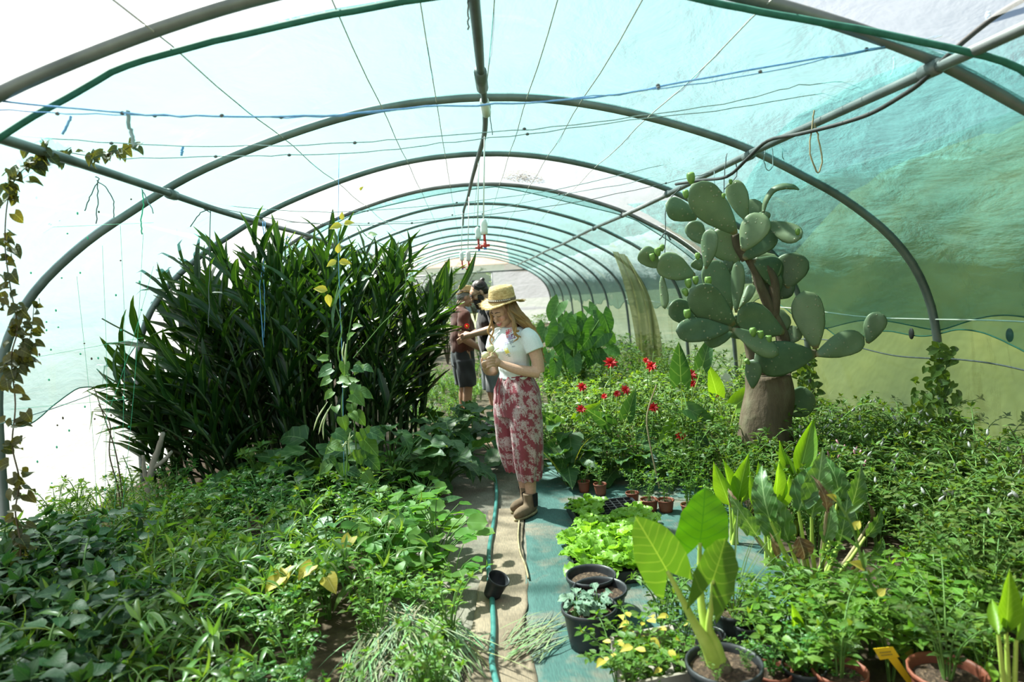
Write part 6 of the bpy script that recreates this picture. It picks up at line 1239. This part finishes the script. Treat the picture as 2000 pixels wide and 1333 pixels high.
# long wavy hair
hb = MB(); GOLD, BROWN = np.array((.42, .235, .085)), np.array((.11, .055, .025))
for i in range(210):
    a = rnd(-1.85, 1.85); up = Hd.pt((.078*math.sin(a), .012+.092*math.cos(a), .05+rnd(-.03, .03)))           # a = 0 at the back of the head
    side = math.sin(a); back = math.cos(a); ln = rnd(.30, .47) if back > -.2 else rnd(.20, .32); ph = rnd(0, 6.28); q1 = up+np.array([side*.028, .02*back, -.08]); 
    q2 = up+np.array([side*.055+.01, .05*max(back, -.3)+.012, -.20]); q3 = np.array([up[0]+side*.075+rnd(-.02, .03), up[1]+.07*max(back, -.55)+.02+rnd(-.02, .02), up[2]-ln])
    if q3[2] < 1.30 and abs(q3[0]) < .2 and back > -.2: q3[1] = max(q3[1], .105+rnd(0, .03)); q2[1] = max(q2[1], .06)
    if back <= -.2: q2[0] += side*.012; q3[0] = side*rnd(.10, .14); q3[1] = -.07-rnd(0, .04)
    P = smoothpath([up, q1, q2, q3], 7); t = np.linspace(0, 1, len(P)); P = P+np.stack([.016*np.sin(t*15+ph), .015*np.cos(t*13+ph), 0*t], 1)*t[:, None]
    k = t[:, None]**.8; cc_ = (BROWN*(1-k)+GOLD*k)*rnd(.75, 1.3); rr_ = rnd(.007, .013); v, f = tube(P, [rr_*.8, rr_, rr_*.9, rr_*.25], 5, False); hb.add((v, f), col=np.repeat(cc_, 5, 0))
for i in range(60):                                                                                                # cap of hair under the hat
    a = rnd(-2.2, 2.2); P = smoothpath([Hd.pt((.02*math.sin(a), .02*math.cos(a), .118)), Hd.pt((.06*math.sin(a), .01+.07*math.cos(a), .095)), Hd.pt((.080*math.sin(a), .012+.098*math.cos(a), .03))], 5); v, f = tube(P, [.01, .012, .011], 5, False); hb.add((v, f), col=BROWN*rnd(.8, 1.5))
hb.build('hair', M['hairm'], wm)
ho, HR, hc = hat(wm, Hd, (0, .012, .062), math.radians(-17), .148, .093, .115, math.radians(5))
for i in range(22):
    t = -1.57+(i-10.5)*.14; p = np.array([.101*math.cos(t)*.93, .101*math.sin(t)*1.08, .026]); MB().add(ellipsoid(HR@p+hc, (.005, .005, .004), 7, 5)).build('shell_bead', M['shell'], ho)
# the fruit she holds
def fruitmat():
    m, nt, b = newmat('pepino_skin'); n = noise(nt, 26, 3, .5, mapping=(1, 1, .18)); r = ramp(nt, n.outputs[0], [(.38, (.20, .08, .14)), (.44, (.72, .62, .34)), (.75, (.80, .70, .44))]); nt.links.new(r.outputs[0], b.inputs['Base Color']); b.inputs['Roughness'].default_value = .3; return m
M['pepino'] = fruitmat()
for px, py, Y, r_, lab in [(958,681,4.675,.0285,'cream striped pepino on top of the handful'),(948,695,4.685,.0300,'cream pepino at the outer side of the handful'),(965.5,695,4.700,.0300,'cream pepino with a green stalk against her fingers'),(956,710,4.688,.0310,'cream pepino lowest in her hands')]:
    p = at(px, py, Y); o = empty('pepino_fruit', p, lab, 'fruit', 'pepino fruits in her hands'); v, f = ellipsoid((0, 0, 0), (r_, r_, r_*.98), 18, 12); MB().add((v, f)).build('fruit_flesh', M['pepino'], o)
    if 'stalk' in lab: MB().add(tube(smoothpath([(0, -.005, r_*.9), (.012, -.012, r_*1.3), (.034, -.018, r_*1.75)], 4), [.004, .003, .0035], 7)).build('stalk', M['palestem'], o)
    MB().add(lathe([(0, r_*1.0), (.008, r_*.97), (.010, r_*.9), (0, r_*.9)], 8)).build('calyx', M['stem'], o)

# ---- the two men
def man(px, Y, rz, label, skinc, shirtc, shortc, H_, arms, headp, beard, hairc, scale=1.0, belly=0.0):
    P = at(px, 640, Y); o = empty('person', (P[0], Y, .005), label, 'person', None, rz); o.scale = (scale,)*3
    sk = [rings([(0, .01, .92, .16, .12), (0, 0, 1.05, .155, .12), (0, -.01, 1.2, .175, .125), (0, 0, 1.34, .18, .11), (0, .01, 1.42, .12, .08), (0, .005, 1.46, .062, .062)]), limb([(0, .012, 1.40), (0, -.01, 1.48), tuple(H_.pt((0, .025, -.05)))], [.066, .058, .06])]
    for s in (-1, 1): sk.append(limb([(s*.10, 0, .95), (s*.105, -.01, .72), (s*.105, -.01, .50), (s*.105, .015, .30), (s*.10, .02, .06)], [.07, .080, .062, .058, .042])); sk.append(ellipsoid((s*.10, -.05, .04), (.048, .13, .045)))
    for sh, el_, wr in arms:
        sk.append(limb([tuple(np.array(sh)*[.8, 1, 1]), sh, tuple((np.array(sh)+el_)/2), el_], [.06, .062, .056, .046])); sk.append(limb([el_, tuple((np.array(el_)*.55+np.array(wr)*.45)), wr], [.048, .046, .030]))
        d = nrm(np.array(wr)-el_); w_ = np.array(wr); side = nrm(np.cross(d, [0, 0, 1])); upv = np.cross(side, d)
        sk.append(limb([w_, w_+d*.045, w_+d*.085], [.028, .034, .030]))
        for i in range(4): b_ = w_+d*.08+upv*(.026-.017*i); sk.append(limb([b_, b_+d*.03+side*.004, b_+d*.052-upv*.008+side*.016, b_+d*.06-upv*.012+side*.030], [.0105, .0098, .009, .007], 9, 3))
        b_ = w_+d*.03+upv*.026; sk.append(limb([b_, b_+d*.025+upv*.014, b_+d*.05+upv*.016+side*.01], [.012, .0105, .008], 9, 3))
    sk += H_.solids(); b = fuse('body', sk, .0062, M['skin'], flatc(skinc), o, 3); H_.face(b, False)
    st = [rings([(0, .005, .90, .178, .142), (0, 0, 1.0, .175, .142+belly), (0, -.012, 1.15, .185, .145+belly*.7), (0, -.012, 1.27, .198, .142), (0, 0, 1.36, .19, .122), (0, .01, 1.43, .13, .09), (0, .01, 1.465, .082, .078)])]
    for sh, el_, wr in arms: e = np.array(sh)+(np.array(el_)-sh)*.72; st.append(limb([tuple(np.array(sh)*[.75, 1, 1]), sh, tuple(e)], [.074, .078, .076]))
    fuse('shirt', st, .0075, M['cloth'], flatc(shirtc), o, 4, lambda co: .005*np.sin(co[:, 2]*38+co[:, 0]*25+np.sin(co[:, 1]*30)))
    sh_ = [rings([(0, .005, .95, .165, .135), (0, .01, .88, .178, .145), (0, .01, .78, .185, .15), (0, .01, .72, .18, .14)])]
    for s in (-1, 1): sh_.append(rings([(s*.095, .005, .80, .10, .125), (s*.105, 0, .62, .104, .118), (s*.108, .0, .47, .100, .112)]))
    fuse('shorts', sh_, .0075, M['cloth'], lambda co: np.array(shortc)*(1+.18*np.sin(co[:, 2]*26+co[:, 0]*40))[:, None], o, 4, lambda co: .005*np.sin(np.arctan2(co[:, 1], co[:, 0])*9+co[:, 2]*20))
    hs_ = [H_.el((0, .03, .045), (.079, .092, .088)), H_.el((0, .06, .0), (.070, .055, .06))]
    if beard == 2: hs_.append(H_.el((0, .105, .105), (.026, .026, .024)))
    fuse('hair', hs_, .006, M['hairm'], flatc(hairc), o, 3, lambda co: .002*np.sin(co[:, 0]*260+co[:, 2]*190))
    if beard:
        fuse('beard', [H_.el((0, -.060, -.088), (.054, .050, .048)), H_.el((0, -.072, -.125), (.040, .040, .044)), H_.el((.052, -.02, -.055), (.016, .035, .05)), H_.el((-.052, -.02, -.055), (.016, .035, .05)), H_.el((0, -.098, -.052), (.032, .014, .010))], .005, M['hairm'], flatc(hairc), o, 2, lambda co: .003*np.sin(co[:, 0]*280+co[:, 2]*330))
    for s in (-1, 1): fuse('shoe', [ellipsoid((s*.10, -.055, .045), (.053, .142, .050)), rings([(s*.10, .02, .03, .05, .06), (s*.10, .02, .12, .052, .06)])], .008, M['elastic'], flatc((.02, .02, .02)), o, 2)
    return o
H1 = Head((0, -.10, 1.60), math.radians(26), 0.0, 1.03)
m1 = man(957, 7.8, math.radians(-80), 'bearded person in black T-shirt and grey denim shorts with sunglasses, reaching forward', (.50, .29, .20), (.010, .010, .011), (.16, .17, .18), H1,
     [((.205, 0, 1.38), (.235, .05, 1.20), (.12, -.24, 1.14)), ((-.205, 0, 1.38), (-.235, 0, 1.18), (-.10, -.25, 1.10))], None, 2, (.020, .014, .011), 1.0)
for s in (-1, 1):
    g = MB().add(H1.el((s*.034, -.100, .004), (.026, .006, .019))).build('sunglass_lens', M['lens'], m1); MB().add(tube([H1.pt((s*.058, -.090, .008)), H1.pt((s*.080, .01, .006))], .0025, 6)).build('sunglass_arm', M['lens'], m1)
H2 = Head((0, -.08, 1.575), math.radians(20), 0.0, 1.0)
m2 = man(901, 8.45, math.radians(104), 'person in brown shirt and dark grey shorts with a straw hat, facing the bearded one', (.46, .26, .18), (.115, .042, .030), (.050, .052, .058), H2,
     [((-.20, 0, 1.36), (-.27, .07, 1.10), (-.27, -.17, .93)), ((.20, 0, 1.36), (.25, .02, 1.10), (.12, -.22, 1.12))], None, 0, (.24, .23, .22), .98, .02)
hat(m2, H2, (0, .012, .058), math.radians(-12), .105, .092, .10, 0, .003)
fl = empty('marigold_flower', at(912, 637, 7.72), 'small red and yellow flower held between the two people', 'flower')
for i in range(10):
    a = i*.628; lp(fl, 'petal', PET, np.array(fl.location), (math.cos(a), -.4, math.sin(a)), (0, -1, .1), .8)
MB().add(ellipsoid((0, -.012, 0), (.010, .008, .010), 8, 6)).build('flower_centre', M['tagyellow'], fl); MB().add(tube([(0, 0, 0), (.03, .01, -.05)], .003, 5)).build('stem', M['stem'], fl)
